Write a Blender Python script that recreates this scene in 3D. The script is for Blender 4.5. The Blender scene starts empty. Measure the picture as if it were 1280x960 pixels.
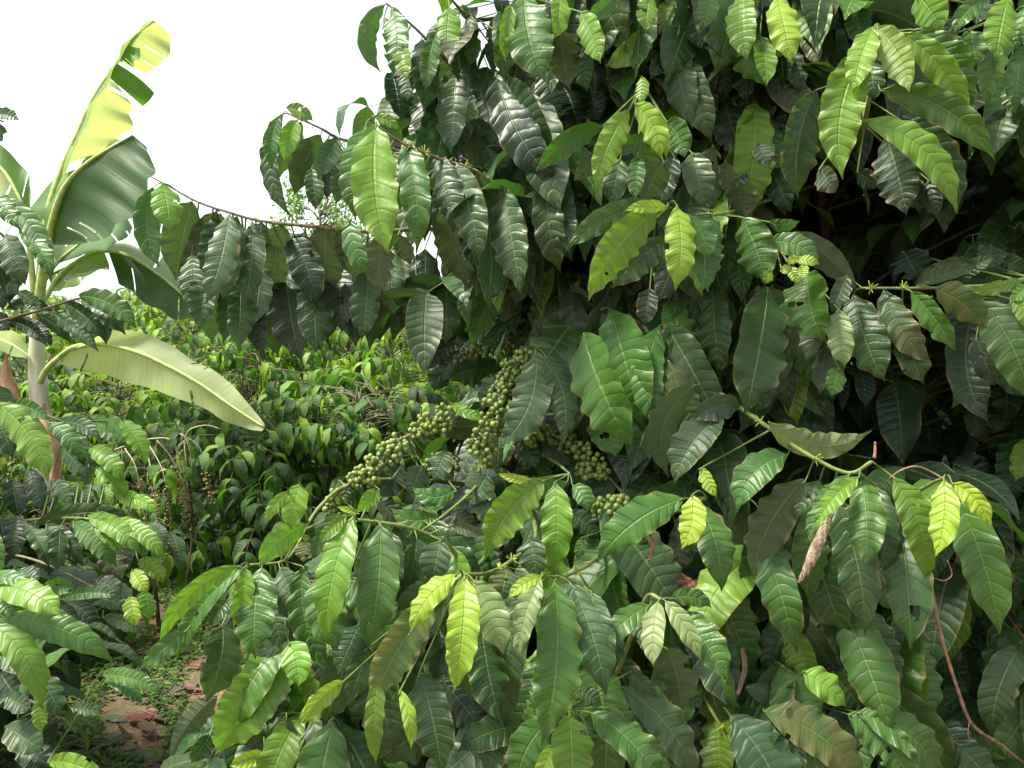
import bpy, math, random
import numpy as np
from mathutils import Vector, Matrix
random.seed(7); rng = np.random.default_rng(7)
S = bpy.context.scene
C = S.collection
# ------------------------------------------------------------------ camera, world, sun, exposure
CAM_H = 1.62; PITCH = math.radians(4.0); FPX = 1005.0
cam = bpy.data.objects.new('camera', bpy.data.cameras.new('camera')); C.objects.link(cam)
cam.location = (0, 0, CAM_H); cam.rotation_euler = (math.radians(90) - PITCH, 0, 0)
cam.data.sensor_width = 36; cam.data.lens = 36 * FPX / 1280; cam.data.clip_end = 3000; cam.data.clip_start = 0.05
S.camera = cam
SUN_EL, SUN_AZ = math.radians(62), math.radians(-100)      # azimuth measured from +Y (view direction) towards +X
W = bpy.data.worlds.new('World'); S.world = W; W.use_nodes = True
nt = W.node_tree; nt.nodes.clear()
o_ = nt.nodes.new('ShaderNodeOutputWorld'); b_ = nt.nodes.new('ShaderNodeBackground')
sk = nt.nodes.new('ShaderNodeTexSky'); sk.sky_type = 'NISHITA'; sk.sun_disc = False
sk.sun_elevation = SUN_EL; sk.sun_rotation = SUN_AZ; sk.air_density = 1.0; sk.dust_density = 1.6; sk.ozone_density = 1.0
hs = nt.nodes.new('ShaderNodeHueSaturation'); hs.inputs['Saturation'].default_value = 0.22
nt.links.new(sk.outputs[0], hs.inputs['Color']); nt.links.new(hs.outputs[0], b_.inputs[0])
b_.inputs[1].default_value = 0.15; nt.links.new(b_.outputs[0], o_.inputs[0])
sun = bpy.data.objects.new('sun', bpy.data.lights.new('sun', 'SUN')); C.objects.link(sun)
sun.data.energy = 4.1; sun.data.angle = math.radians(13); sun.data.color = (1.0, 0.94, 0.79)
sd = Vector((math.sin(SUN_AZ) * math.cos(SUN_EL), math.cos(SUN_AZ) * math.cos(SUN_EL), math.sin(SUN_EL)))
sun.rotation_euler = sd.to_track_quat('Z', 'Y').to_euler()
S.view_settings.view_transform = 'Standard'; S.view_settings.look = 'None'; S.view_settings.gamma = 1
S.view_settings.exposure = 1.22
S.render.engine = 'CYCLES'
S.cycles.max_bounces = 7; S.cycles.diffuse_bounces = 3; S.cycles.glossy_bounces = 2; S.cycles.transmission_bounces = 4
S.cycles.use_denoising = True; S.cycles.caustics_reflective = False; S.cycles.caustics_refractive = False

# ------------------------------------------------------------------ camera geometry (turns a pixel and a distance into a point)
FW = np.array([0, math.cos(PITCH), -math.sin(PITCH)]); UP = np.array([0, math.sin(PITCH), math.cos(PITCH)]); RT = np.array([1.0, 0, 0])
CO = np.array([0, 0, CAM_H])
def at(px, py, d):
    return CO + d * (FW + RT * ((px - 640) / FPX) + UP * ((480 - py) / FPX))

# ------------------------------------------------------------------ node helpers and materials
class NT:
    def __init__(s, name):
        s.m = bpy.data.materials.new(name); s.m.use_nodes = True; s.t = s.m.node_tree; s.t.nodes.clear()
    def n(s, typ, **kw):
        x = s.t.nodes.new('ShaderNode' + typ)
        for k, v in kw.items(): setattr(x, k, v)
        return x
    def put(s, inp, v):
        if isinstance(v, bpy.types.NodeSocket): s.t.links.new(v, inp)
        elif v is not None: inp.default_value = (v, v, v, 1) if inp.type == 'RGBA' and isinstance(v, (int, float)) else v
    def math(s, op, a, b=None, c=None, clamp=False):
        x = s.n('Math', operation=op, use_clamp=clamp); s.put(x.inputs[0], a)
        if b is not None: s.put(x.inputs[1], b)
        if c is not None: s.put(x.inputs[2], c)
        return x.outputs[0]
    def step(s, v, lo, hi, a=0.0, b=1.0):
        x = s.n('MapRange', interpolation_type='SMOOTHSTEP'); s.put(x.inputs[0], v); s.put(x.inputs[1], lo); s.put(x.inputs[2], hi)
        s.put(x.inputs[3], a); s.put(x.inputs[4], b); return x.outputs[0]
    def mix(s, f, a, b, typ='MIX'):
        x = s.n('MixRGB', blend_type=typ); s.put(x.inputs[0], f); s.put(x.inputs[1], a); s.put(x.inputs[2], b); return x.outputs[0]
    def noise(s, scale, detail=3, vec=None, dist=0.0, rough=0.5):
        x = s.n('TexNoise'); x.inputs['Scale'].default_value = scale; x.inputs['Detail'].default_value = detail
        x.inputs['Distortion'].default_value = dist; x.inputs['Roughness'].default_value = rough
        if vec is not None: s.put(x.inputs['Vector'], vec)
        return x.outputs[0]
    def pos(s): return s.n('NewGeometry').outputs['Position']
    def bump(s, h, strength, dist, nrm=None):
        x = s.n('Bump'); x.inputs['Strength'].default_value = strength; x.inputs['Distance'].default_value = dist
        s.put(x.inputs['Height'], h)
        if nrm is not None: s.put(x.inputs['Normal'], nrm)
        return x.outputs[0]
    def bsdf(s, col, rough, normal=None, spec=0.5, **kw):
        x = s.n('BsdfPrincipled'); s.put(x.inputs['Base Color'], col); s.put(x.inputs['Roughness'], rough)
        s.put(x.inputs['Specular IOR Level'], spec)
        if normal is not None: s.put(x.inputs['Normal'], normal)
        for k, v in kw.items(): s.put(x.inputs[k], v)
        return x.outputs[0]
    def out(s, sh):
        s.t.links.new(sh, s.n('OutputMaterial').inputs[0]); return s.m

def leaf_material(name, veins=11.0, hero=True, transl=0.3, bump_d=0.0018, rough=0.365):
    t = NT(name)
    uv = t.n('UVMap').outputs[0]; sp = t.n('SeparateXYZ'); t.put(sp.inputs[0], uv)
    u = t.math('ABSOLUTE', t.math('MULTIPLY_ADD', sp.outputs[0], 2.0, -1.0)); v = sp.outputs[1]
    at_ = t.n('Attribute', attribute_name='tint'); tint = at_.outputs['Color']; brown = t.math('SUBTRACT', 1.0, at_.outputs['Alpha'])
    geo = t.n('NewGeometry'); back = geo.outputs['Backfacing']; P = geo.outputs['Position']
    wob = t.noise(22.0, 2, P)
    ph = t.math('SUBTRACT', v, t.math('MULTIPLY', t.math('POWER', u, 1.35), 0.085))
    ph = t.math('ADD', t.math('MULTIPLY', ph, veins), t.math('MULTIPLY', wob, 0.9))
    s = t.math('ABSOLUTE', t.math('SINE', t.math('MULTIPLY', ph, math.pi)))
    vein = t.step(s, 0.0, 0.24, 1.0, 0.0)
    vein = t.math('MULTIPLY', vein, t.step(u, 0.55, 0.95, 1.0, 0.25))
    mid = t.step(u, 0.02, 0.075, 1.0, 0.0)
    nz = t.noise(38.0, 4, P); fine = t.noise(420.0, 2, P)
    col = t.mix(1.0, tint, t.mix(nz, (0.72, 0.76, 0.7, 1), (1.25, 1.2, 1.3, 1)), 'MULTIPLY')
    light = t.mix(1.0, t.mix(0.5, tint, (0.16, 0.24, 0.07, 1)), (1.5, 1.5, 1.5, 1), 'MULTIPLY')
    col = t.mix(t.math('MULTIPLY', vein, 0.22), col, light)
    col = t.mix(t.math('MULTIPLY', mid, 0.62), col, light)
    # dust film and small specks of dirt
    dust = t.math('MULTIPLY', t.step(t.noise(9.0, 4, P), 0.50, 0.78), 0.11)
    col = t.mix(dust, col, (0.20, 0.21, 0.17, 1))
    speck = t.math('MULTIPLY', t.step(t.noise(130.0, 1, P), 0.71, 0.76), 0.55)
    col = t.mix(speck, col, (0.17, 0.14, 0.09, 1))
    # underside: paler and duller, raised veins
    under = t.mix(1.0, t.mix(0.42, tint, (0.12, 0.17, 0.08, 1)), t.mix(nz, (0.8, 0.8, 0.8, 1), (1.15, 1.15, 1.15, 1)), 'MULTIPLY')
    under = t.mix(t.math('MULTIPLY', t.math('MAXIMUM', t.math('MULTIPLY', vein, 0.7), mid), 0.45), under, (0.24, 0.29, 0.14, 1))
    col = t.mix(back, col, under)
    mott = t.math('MULTIPLY', t.step(t.noise(11.0, 4, P), 0.56, 0.72), 0.22)
    col = t.mix(mott, col, t.mix(0.5, tint, (0.20, 0.22, 0.05, 1)))
    tipb = t.math('MULTIPLY', t.step(t.math('ADD', u, t.math('MULTIPLY', t.noise(28.0, 3, P), 0.8)), 1.32, 1.45), 0.6)
    col = t.mix(tipb, col, (0.22, 0.17, 0.07, 1))
    # rust-brown ageing carried by the leaf itself
    bz = t.math('MULTIPLY', t.step(t.noise(16.0, 3, P), 0.36, 0.58), brown, clamp=True)
    col = t.mix(bz, col, (0.34, 0.20, 0.07, 1))
    h = t.math('ADD', t.math('POWER', s, 0.55), t.math('MULTIPLY', mid, -0.9))
    h = t.math('ADD', h, t.math('MULTIPLY', fine, 0.10)); h = t.math('ADD', h, t.math('MULTIPLY', nz, 0.7))
    nrm = t.bump(h, 0.8, bump_d)
    r = t.mix(back, t.math('MULTIPLY_ADD', nz, 0.22, rough - 0.07), 0.62)
    r = t.math('ADD', r, t.math('MULTIPLY', dust, 1.0), clamp=True)
    sh = t.bsdf(col, r, nrm, spec=0.45)
    tr = t.n('BsdfTranslucent'); t.put(tr.inputs[0], t.mix(1.0, t.mix(bz, tint, (0.2, 0.1, 0.03, 1)), (1.35, 1.6, 0.65, 1), 'MULTIPLY')); t.put(tr.inputs['Normal'], nrm)
    mx = t.n('MixShader'); mx.inputs[0].default_value = transl
    t.t.links.new(sh, mx.inputs[1]); t.t.links.new(tr.outputs[0], mx.inputs[2])
    return t.out(mx.outputs[0])

def simple(name, c1, c2, scale, rough=0.7, bump=0.5, bd=0.003, stretch=None, spec=0.3, detail=5):
    t = NT(name); P = t.pos()
    if stretch:
        mp = t.n('Mapping'); mp.inputs['Scale'].default_value = stretch; t.put(mp.inputs[0], P); P = mp.outputs[0]
    n = t.noise(scale, detail, P)
    col = t.mix(t.step(n, 0.3, 0.7), c1, c2)
    return t.out(t.bsdf(col, rough, t.bump(n, bump, bd), spec=spec))

M = {}
M['leaf'] = leaf_material('coffee_leaf')
M['leaf_far'] = leaf_material('coffee_leaf_distant', bump_d=0.0015, transl=0.36, rough=0.56)
M['bark'] = simple('red_brown_bark', (0.060, 0.030, 0.020, 1), (0.17, 0.10, 0.07, 1), 60, 0.85, 1.0, 0.003, (1, 1, 0.25))
M['twig'] = simple('grey_brown_twig', (0.10, 0.08, 0.055, 1), (0.22, 0.18, 0.12, 1), 90, 0.8, 0.8, 0.002)
M['green_twig'] = simple('green_twig', (0.09, 0.14, 0.03, 1), (0.19, 0.24, 0.07, 1), 70, 0.55, 0.5, 0.001)
M['dry'] = simple('dry_leaf', (0.15, 0.10, 0.065, 1), (0.34, 0.27, 0.19, 1), 50, 0.8, 1.0, 0.003)
M['dead_stem'] = simple('dead_stem', (0.15, 0.08, 0.05, 1), (0.33, 0.20, 0.13, 1), 70, 0.75, 0.8, 0.002)
M['pale_twig'] = simple('bare_pale_twig', (0.27, 0.20, 0.14, 1), (0.50, 0.42, 0.32, 1), 60, 0.75, 0.6, 0.002)
M['bud'] = simple('yellow_green_bud', (0.22, 0.30, 0.03, 1), (0.42, 0.48, 0.08, 1), 120, 0.5, 0.3, 0.001)
M['maroon'] = simple('maroon_dead_leaf', (0.07, 0.025, 0.02, 1), (0.17, 0.08, 0.06, 1), 60, 0.7, 0.8, 0.002)

def berry_material(name, c1, c2):
    t = NT(name); inf = t.n('ObjectInfo'); P = t.n('TexCoord').outputs['Object']
    n = t.noise(140.0, 3, P)
    col = t.mix(inf.outputs['Random'], c1, c2); col = t.mix(t.math('MULTIPLY', t.step(n, 0.55, 0.75), 0.35), col, (0.25, 0.30, 0.12, 1))
    return t.out(t.bsdf(col, 0.42, t.bump(n, 0.25, 0.0006), spec=0.4, **{'Subsurface Weight': 0.0}))
M['berry'] = berry_material('green_coffee_cherry', (0.085, 0.135, 0.026, 1), (0.21, 0.28, 0.065, 1))
M['ripe'] = berry_material('ripening_coffee_cherry', (0.27, 0.27, 0.06, 1), (0.36, 0.14, 0.03, 1))

def banana_material():
    t = NT('banana_leaf')
    uv = t.n('UVMap').outputs[0]; sp = t.n('SeparateXYZ'); t.put(sp.inputs[0], uv)
    at_ = t.n('Attribute', attribute_name='tint'); tint = at_.outputs['Color']
    geo = t.n('NewGeometry'); back = geo.outputs['Backfacing']; P = geo.outputs['Position']
    u = sp.outputs[0]; v = sp.outputs[1]
    vv = t.math('ADD', v, t.math('MULTIPLY', t.noise(3.0, 2, P), 0.02))
    cmb = t.n('CombineXYZ'); t.put(cmb.inputs[0], t.math('MULTIPLY', vv, 70.0)); t.put(cmb.inputs[1], t.math('MULTIPLY', u, 0.8))
    n1 = t.noise(1.0, 3, cmb.outputs[0])
    cmb2 = t.n('CombineXYZ'); t.put(cmb2.inputs[0], t.math('MULTIPLY', vv, 9.0)); t.put(cmb2.inputs[1], t.math('MULTIPLY', u, 1.0))
    n2 = t.noise(1.0, 3, cmb2.outputs[0])
    k = t.math('ADD', t.math('MULTIPLY', n1, 0.6), t.math('MULTIPLY', n2, 0.4))
    col = t.mix(1.0, tint, t.mix(k, (0.6, 0.66, 0.6, 1), (1.4, 1.32, 1.4, 1)), 'MULTIPLY')
    bl = t.mix(0.35, col, (0.22, 0.30, 0.17, 1))
    col = t.mix(back, col, bl)
    tt = t.n('Attribute', attribute_name='tint').outputs['Alpha']
    nrm = t.bump(k, 0.3, 0.010)
    sh = t.bsdf(col, 0.55, nrm, spec=0.4)
    tr = t.n('BsdfTranslucent'); t.put(tr.inputs[0], t.mix(1.0, col, (1.75, 1.8, 1.1, 1), 'MULTIPLY'))
    mx = t.n('MixShader'); mx.inputs[0].default_value = 0.42
    t.t.links.new(sh, mx.inputs[1]); t.t.links.new(tr.outputs[0], mx.inputs[2])
    return t.out(mx.outputs[0])
M['banana'] = banana_material()
M['midrib'] = simple('banana_midrib', (0.26, 0.36, 0.08, 1), (0.42, 0.50, 0.18, 1), 25, 0.5, 0.4, 0.003)
M['pseudostem'] = simple('banana_pseudostem', (0.34, 0.38, 0.20, 1), (0.72, 0.66, 0.58, 1), 14, 0.6, 0.6, 0.006, (1, 1, 0.16))
M['sheath'] = simple('dry_banana_sheath', (0.36, 0.16, 0.09, 1), (0.60, 0.38, 0.27, 1), 20, 0.8, 0.8, 0.006, (1, 1, 0.3))

def ground_material():
    t = NT('soil'); P = t.pos()
    a = t.noise(1.6, 5, P); b = t.noise(14, 6, P); c = t.noise(90, 4, P)
    col = t.mix(t.step(b, 0.3, 0.7), (0.13, 0.080, 0.050, 1), (0.28, 0.185, 0.12, 1))
    col = t.mix(t.math('MULTIPLY', t.step(c, 0.5, 0.7), 0.6), col, (0.27, 0.21, 0.13, 1))
    col = t.mix(t.math('MULTIPLY', t.step(a, 0.45, 0.6), 0.6), col, (0.10, 0.115, 0.045, 1))
    h = t.math('ADD', b, t.math('MULTIPLY', c, 0.35))
    return t.out(t.bsdf(col, 0.95, t.bump(h, 1.0, 0.03), spec=0.15))
M['soil'] = ground_material()

# ------------------------------------------------------------------ tones: leaf colours from fresh flush to old leaf; K has shade painted in
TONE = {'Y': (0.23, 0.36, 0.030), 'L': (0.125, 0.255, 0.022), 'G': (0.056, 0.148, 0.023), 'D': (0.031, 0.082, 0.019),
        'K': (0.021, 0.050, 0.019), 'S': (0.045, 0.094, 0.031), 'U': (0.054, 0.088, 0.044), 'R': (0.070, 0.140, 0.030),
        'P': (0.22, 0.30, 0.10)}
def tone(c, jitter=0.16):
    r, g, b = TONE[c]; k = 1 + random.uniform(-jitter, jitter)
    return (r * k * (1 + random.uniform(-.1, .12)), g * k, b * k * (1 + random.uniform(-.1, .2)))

# ------------------------------------------------------------------ objects
def empty(name, loc, label=None, cat=None, group=None):
    o = bpy.data.objects.new(name, None); C.objects.link(o); o.location = loc; o.empty_display_size = 0.1
    tag(o, label, cat, group); return o
def tag(o, label=None, cat=None, group=None, kind=None):
    if label: o['label'] = label
    if cat: o['category'] = cat
    if group: o['group'] = group
    if kind: o['kind'] = kind
    return o
def world_of(o):
    v = np.array(o.location)
    while o.parent: o = o.parent; v = v + np.array(o.location)
    return v
def mesh(name, V, F, mat, smooth=True, uv=None, tint=None):
    me = bpy.data.meshes.new(name)
    V = np.asarray(V, dtype=np.float32); F = np.asarray(F, dtype=np.int32)
    if F.ndim == 2:
        k = F.shape[1]; me.vertices.add(len(V)); me.vertices.foreach_set('co', V.ravel())
        me.loops.add(F.size); me.loops.foreach_set('vertex_index', F.ravel())
        me.polygons.add(len(F)); me.polygons.foreach_set('loop_start', np.arange(0, F.size, k, dtype=np.int32))
        try: me.polygons.foreach_set('loop_total', np.full(len(F), k, dtype=np.int32))
        except Exception: pass
    me.update(calc_edges=True)
    if smooth: me.polygons.foreach_set('use_smooth', np.ones(len(F), dtype=bool))
    if uv is not None:
        l = me.uv_layers.new(name='UVMap'); l.data.foreach_set('uv', np.asarray(uv, dtype=np.float32)[F.ravel()].ravel())
    if tint is not None:
        a = me.color_attributes.new('tint', 'FLOAT_COLOR', 'POINT'); a.data.foreach_set('color', np.asarray(tint, dtype=np.float32).ravel())
    me.materials.append(mat); return me
def link(name, me, parent=None, loc=(0, 0, 0), **kw):
    o = bpy.data.objects.new(name, me); C.objects.link(o); o.parent = parent; o.location = loc
    tag(o, **kw); return o
def catmull(P, n):
    P = np.asarray(P, float)
    if len(P) == 2: return np.linspace(P[0], P[1], n + 1)
    Q = np.vstack([2 * P[0] - P[1], P, 2 * P[-1] - P[-2]]); out = []
    for i in range(1, len(Q) - 2):
        for k in range(n):
            t = k / n; a, b, c, d = Q[i - 1], Q[i], Q[i + 1], Q[i + 2]
            out.append(0.5 * ((2 * b) + (-a + c) * t + (2 * a - 5 * b + 4 * c - d) * t * t + (-a + 3 * b - 3 * c + d) * t ** 3))
    out.append(Q[-2]); return np.array(out)
def tube(P, r0, r1, sides=7, knobs=0.0, n=5, smooth=True):
    P = catmull(P, n) if smooth else np.asarray(P, float); m = len(P)
    T = np.gradient(P, axis=0); T /= np.linalg.norm(T, axis=1)[:, None] + 1e-9
    ref = np.array([0.13, 0.31, 0.94]) if abs(T[:, 2]).mean() < 0.8 else np.array([0.9, 0.3, 0.1])
    A = np.cross(T, ref); A /= np.linalg.norm(A, axis=1)[:, None]; B = np.cross(T, A)
    r = np.linspace(r0, r1, m) * (1 + knobs * rng.uniform(-1, 1, m)); th = np.arange(sides) * 2 * math.pi / sides
    V = P[:, None] + r[:, None, None] * (A[:, None] * np.cos(th)[None, :, None] + B[:, None] * np.sin(th)[None, :, None])
    V = V.reshape(-1, 3); F = []
    for i in range(m - 1):
        for j in range(sides):
            F.append((i * sides + j, i * sides + (j + 1) % sides, (i + 1) * sides + (j + 1) % sides, (i + 1) * sides + j))
    V = np.vstack([V, P[0], P[-1]]); a, b = len(V) - 2, len(V) - 1
    for j in range(sides):
        F.append((a, (j + 1) % sides, j, j)) ; F.append((b, (m - 1) * sides + j, (m - 1) * sides + (j + 1) % sides, (m - 1) * sides + (j + 1) % sides))
    return V, F, P
def tri_fix(F):      # quads with a doubled index become proper triangles by splitting everything
    out = []
    for f in F:
        if f[2] == f[3]: out.append(f[:3])
        else: out.append((f[0], f[1], f[2])); out.append((f[0], f[2], f[3]))
    return np.array(out, dtype=np.int32)
class Acc:           # gathers geometry that becomes ONE mesh
    def __init__(s): s.V = []; s.F = []; s.n = 0; s.uv = []; s.t = []
    def add(s, V, F, uv=None, tint=None):
        V = np.asarray(V); s.V.append(V); s.F.append(np.asarray(F) + s.n); s.n += len(V)
        if uv is not None: s.uv.append(uv)
        if tint is not None: s.t.append(tint)
    def tube(s, P, r0, r1, sides=5, n=3, knobs=0.0):
        V, F, _ = tube(P, r0, r1, sides, knobs, n); s.add(V, tri_fix(F))
    def mesh(s, name, mat, org=(0, 0, 0), smooth=True):
        return mesh(name, np.vstack(s.V) - np.asarray(org), np.vstack(s.F), mat, smooth, np.vstack(s.uv) if s.uv else None, np.vstack(s.t) if s.t else None)

# ------------------------------------------------------------------ the coffee leaf
WT = np.array([0, .04, .10, .2, .32, .45, .58, .70, .79, .87, .93, .97, 1.0]); WW = np.array([.05, .24, .54, .84, .98, 1., .97, .86, .65, .37, .14, .06, 0.012])
def grid_faces(nu, nt):
    i = np.arange(nt)[:, None]; j = np.arange(nu)[None, :]
    a = i * (nu + 1) + j; return np.stack([a, a + 1, a + nu + 2, a + nu + 1], -1).reshape(-1, 4)
def leaf_surface(spine, Wd, Nm, width, nu=8, fold=0.16, wave=0.05, veins=None, pillow=0.0, rnd=None, curl=0.0, damage=0.0):
    """spine (m,3); Wd, Nm (m,3) unit across and normal; width in metres"""
    rnd = rnd or random
    vs = random.uniform(.82, 1.2) * min(1.1, max(.62, np.linalg.norm(spine[-1] - spine[0]) / .15)); veins = 11 * vs
    if vs < .8: pillow *= .6; wave *= .75
    m = len(spine); t = np.linspace(0, 1, m); u = np.linspace(-1, 1, nu + 1)
    w = np.interp(t, WT, WW) * width * 0.5
    asym = 1 + rnd.uniform(-.06, .06) * np.sign(u)
    ph = rnd.uniform(0, 6.28); ph2 = rnd.uniform(0, 6.28)
    U = u[None, :]; T = t[:, None]; au = np.abs(U)
    scal = np.sin(2 * math.pi * (T * veins * 0.5 - 0.085 * veins * 0.5 * au) + ph + (U > 0) * 1.7)
    slow = np.sin(2 * math.pi * T * 2.1 + ph2 + (U > 0) * 2.2)
    L = np.linalg.norm(spine[-1] - spine[0])
    hgt = w[:, None] * (fold * au ** 1.25 - curl * au ** 2.2) + wave * width * au ** 2.2 * (0.75 * scal + 0.55 * slow) * np.sin(math.pi * np.clip(T, 0, 1)) ** 0.4
    if pillow: hgt = hgt + pillow * width * np.abs(np.sin(math.pi * veins * (T - 0.085 * au ** 1.35))) * (1 - au ** 3) * np.sin(math.pi * T) ** .5
    edge = 1 + 0.05 * scal * au ** 3
    if damage:
        edge = edge - damage * np.clip(np.sin(T * 9 + ph2) * np.sin(T * 23 + ph) - 0.45, 0, 1) * (U > 0) * 1.2
    X = spine[:, None] + Wd[:, None] * (w[:, None] * U * asym[None] * edge)[..., None] + Nm[:, None] * hgt[..., None]
    sweep = np.gradient(spine, axis=0); sweep /= np.linalg.norm(sweep, axis=1)[:, None] + 1e-9
    uv = np.stack([np.broadcast_to((U + 1) / 2, (m, nu + 1)), np.broadcast_to(T * vs, (m, nu + 1))], -1).reshape(-1, 2)
    return X.reshape(-1, 3), uv
def unit(v): return v / (np.linalg.norm(v, axis=-1, keepdims=True) + 1e-12)

def facing_leaf(p0, p1, wpx, D, c, under, zarch, roll, nt_=44, nu=8, wave=0.05, tip_in=0.0, damage=0.0):
    """a leaf that hangs between two sighted points at distance D; bows towards the open side (or away for a leaf seen from below)"""
    p0 = np.array(p0, float); p1 = np.array(p1, float); dv = p1 - p0; Lp = np.linalg.norm(dv); n = np.array([dv[1], -dv[0]]) / (Lp + 1e-9)
    mid = (p0 + p1) / 2 + n * c
    t = np.linspace(0, 1, nt_ + 1)[:, None]
    q = (1 - t) ** 2 * p0 + 2 * t * (1 - t) * (mid * 1.0 + 0) + t ** 2 * p1
    Lm = Lp * D / FPX; s = (1 if under else -1)
    d = D + s * zarch * Lm * (1 - (1 - t[:, 0]) ** 1.9) + tip_in * Lm * t[:, 0] ** 2.5
    sp = np.array([at(q[i, 0], q[i, 1], d[i]) for i in range(len(q))])
    T = unit(np.gradient(sp, axis=0)); V = unit(CO - sp)
    Wd = unit(np.cross(T, V)); N = unit(np.cross(Wd, T))        # N towards the camera
    tw = roll + random.uniform(-.16, .16) * np.sin(np.linspace(0, 3.0, nt_ + 1) + random.uniform(0, 3))
    cs, sn = np.cos(tw)[:, None], np.sin(tw)[:, None]
    W2 = Wd * cs + N * sn; N2 = N * cs - Wd * sn
    if under: N2 = -N2; W2 = -W2
    wm = wpx * D / FPX / max(math.cos(roll), 0.5)
    X, uv = leaf_surface(sp, W2, N2, wm, nu, fold=random.uniform(.06, .42), wave=wave * random.uniform(.7, 1.5), curl=random.uniform(-.05, .22), pillow=0.030, damage=damage)
    return X, uv, sp
GF = grid_faces(8, 44)
def tris(F): F = np.asarray(F); return np.vstack([F[:, [0, 1, 2]], F[:, [0, 2, 3]]])
GFT = tris(GF)
def orient_faces(X, F, Nref):
    return F

# free leaves, vectorised: base B, start direction T0, droop amount, length, width, roll
def free_leaves(B, T0, droop, L, Wm, roll, nt_=10, nu=4, wave=0.06, fold=0.2):
    n = len(B); z = np.array([0, 0, -1.0]); sp = np.zeros((n, nt_ + 1, 3)); sp[:, 0] = B; dirs = np.zeros((n, nt_ + 1, 3))
    T0 = unit(T0); h = T0 * [1, 1, 0]; h = unit(h + 1e-6)
    for k in range(nt_ + 1):
        a = (k / nt_) ** 0.8 * droop[:, None]; dirs[:, k] = unit(T0 * (1 - a) + z * a)
        if k: sp[:, k] = sp[:, k - 1] + dirs[:, k] * (L / nt_)[:, None]
    Wd = unit(np.cross(h, [0, 0, 1.0])); Wd = np.repeat(Wd[:, None], nt_ + 1, 1)
    Wd = unit(Wd - dirs * (Wd * dirs).sum(-1, keepdims=True)); N = unit(np.cross(Wd, dirs))
    tw = roll[:, None] + rng.uniform(-.35, .35, (n, 1)) * np.linspace(0, 1, nt_ + 1)[None]
    cs, sn = np.cos(tw)[..., None], np.sin(tw)[..., None]
    W2 = Wd * cs + N * sn; N2 = N * cs - Wd * sn
    t = np.linspace(0, 1, nt_ + 1); u = np.linspace(-1, 1, nu + 1); w = np.interp(t, WT, WW)
    au = np.abs(u); phs = rng.uniform(0, 6.28, (n, 1, 1))
    wav = np.sin(2 * math.pi * 2.6 * t[None, :, None] + phs + (u > 0)[None, None] * 2.0) * au[None, None] ** 2
    hgt = (w[None, :, None] * fold * au[None, None] ** 1.2 * 0.5 + wave * wav * np.sin(math.pi * t)[None, :, None] ** .5) * Wm[:, None, None]
    X = sp[:, :, None] + W2[:, :, None] * (w[None, :, None] * u[None, None] * Wm[:, None, None] * .5)[..., None] + N2[:, :, None] * hgt[..., None]
    uv = np.stack(np.broadcast_arrays(((u + 1) / 2)[None, :], t[:, None]), -1).reshape(-1, 2)
    F = tris(grid_faces(nu, nt_))
    k = (nu + 1) * (nt_ + 1)
    allF = (F[None] + (np.arange(n) * k)[:, None, None]).reshape(-1, 3)
    return X.reshape(-1, 3), allF, np.tile(uv, (n, 1)), k
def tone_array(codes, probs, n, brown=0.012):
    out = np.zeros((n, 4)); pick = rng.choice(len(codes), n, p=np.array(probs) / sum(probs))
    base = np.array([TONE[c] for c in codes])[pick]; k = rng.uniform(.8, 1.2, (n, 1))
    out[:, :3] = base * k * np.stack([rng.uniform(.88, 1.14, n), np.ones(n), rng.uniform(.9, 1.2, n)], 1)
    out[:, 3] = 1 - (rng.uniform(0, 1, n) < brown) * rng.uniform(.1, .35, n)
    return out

# ------------------------------------------------------------------ ground
def ground():
    xs = np.concatenate([[-600, -200, -80, -40, -20], np.linspace(-12, 12, 97), [20, 40, 80, 200, 600]]); ys = np.concatenate([[-300, -60, -20, -8], np.linspace(-3, 18, 85), [26, 40, 70, 150, 600]])
    X, Y = np.meshgrid(xs, ys)
    Z = terrain(X, Y) + 0.018 * np.sin(X * 5.1 + Y * 2.3) * np.sin(Y * 6.3 - X * 1.4) + 0.012 * np.sin(X * 13) * np.sin(Y * 11)
    V = np.stack([X, Y, Z], -1).reshape(-1, 3); nx = len(xs); F = grid_faces(nx - 1, len(ys) - 1)
    tag(link('ground', mesh('ground', V, F, M['soil'])), kind='structure')
def terrain(X, Y):
    return 0.045 * np.clip(np.asarray(Y) - 6.5, 0, 60) + 0.0 * np.asarray(X)
ground()

# ------------------------------------------------------------------ COFFEE TREES IN FRONT
def root_at(px, d): return (float((px - 640) / FPX * d), float(d), 0.0)
T = {}
T['main'] = empty('coffee_tree', root_at(630, 1.93), 'large coffee tree in the middle with green cherries around its trunk and long arching branches', 'coffee tree')
T['right'] = empty('coffee_tree', root_at(1225, 2.1), 'large coffee tree on the right with a leaning bare red-brown stem in its dark hollow', 'coffee tree')
T['left'] = empty('coffee_tree', root_at(-70, 2.1), 'coffee tree at the left edge, its drooping leaves in front of the banana stem', 'coffee tree')

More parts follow.
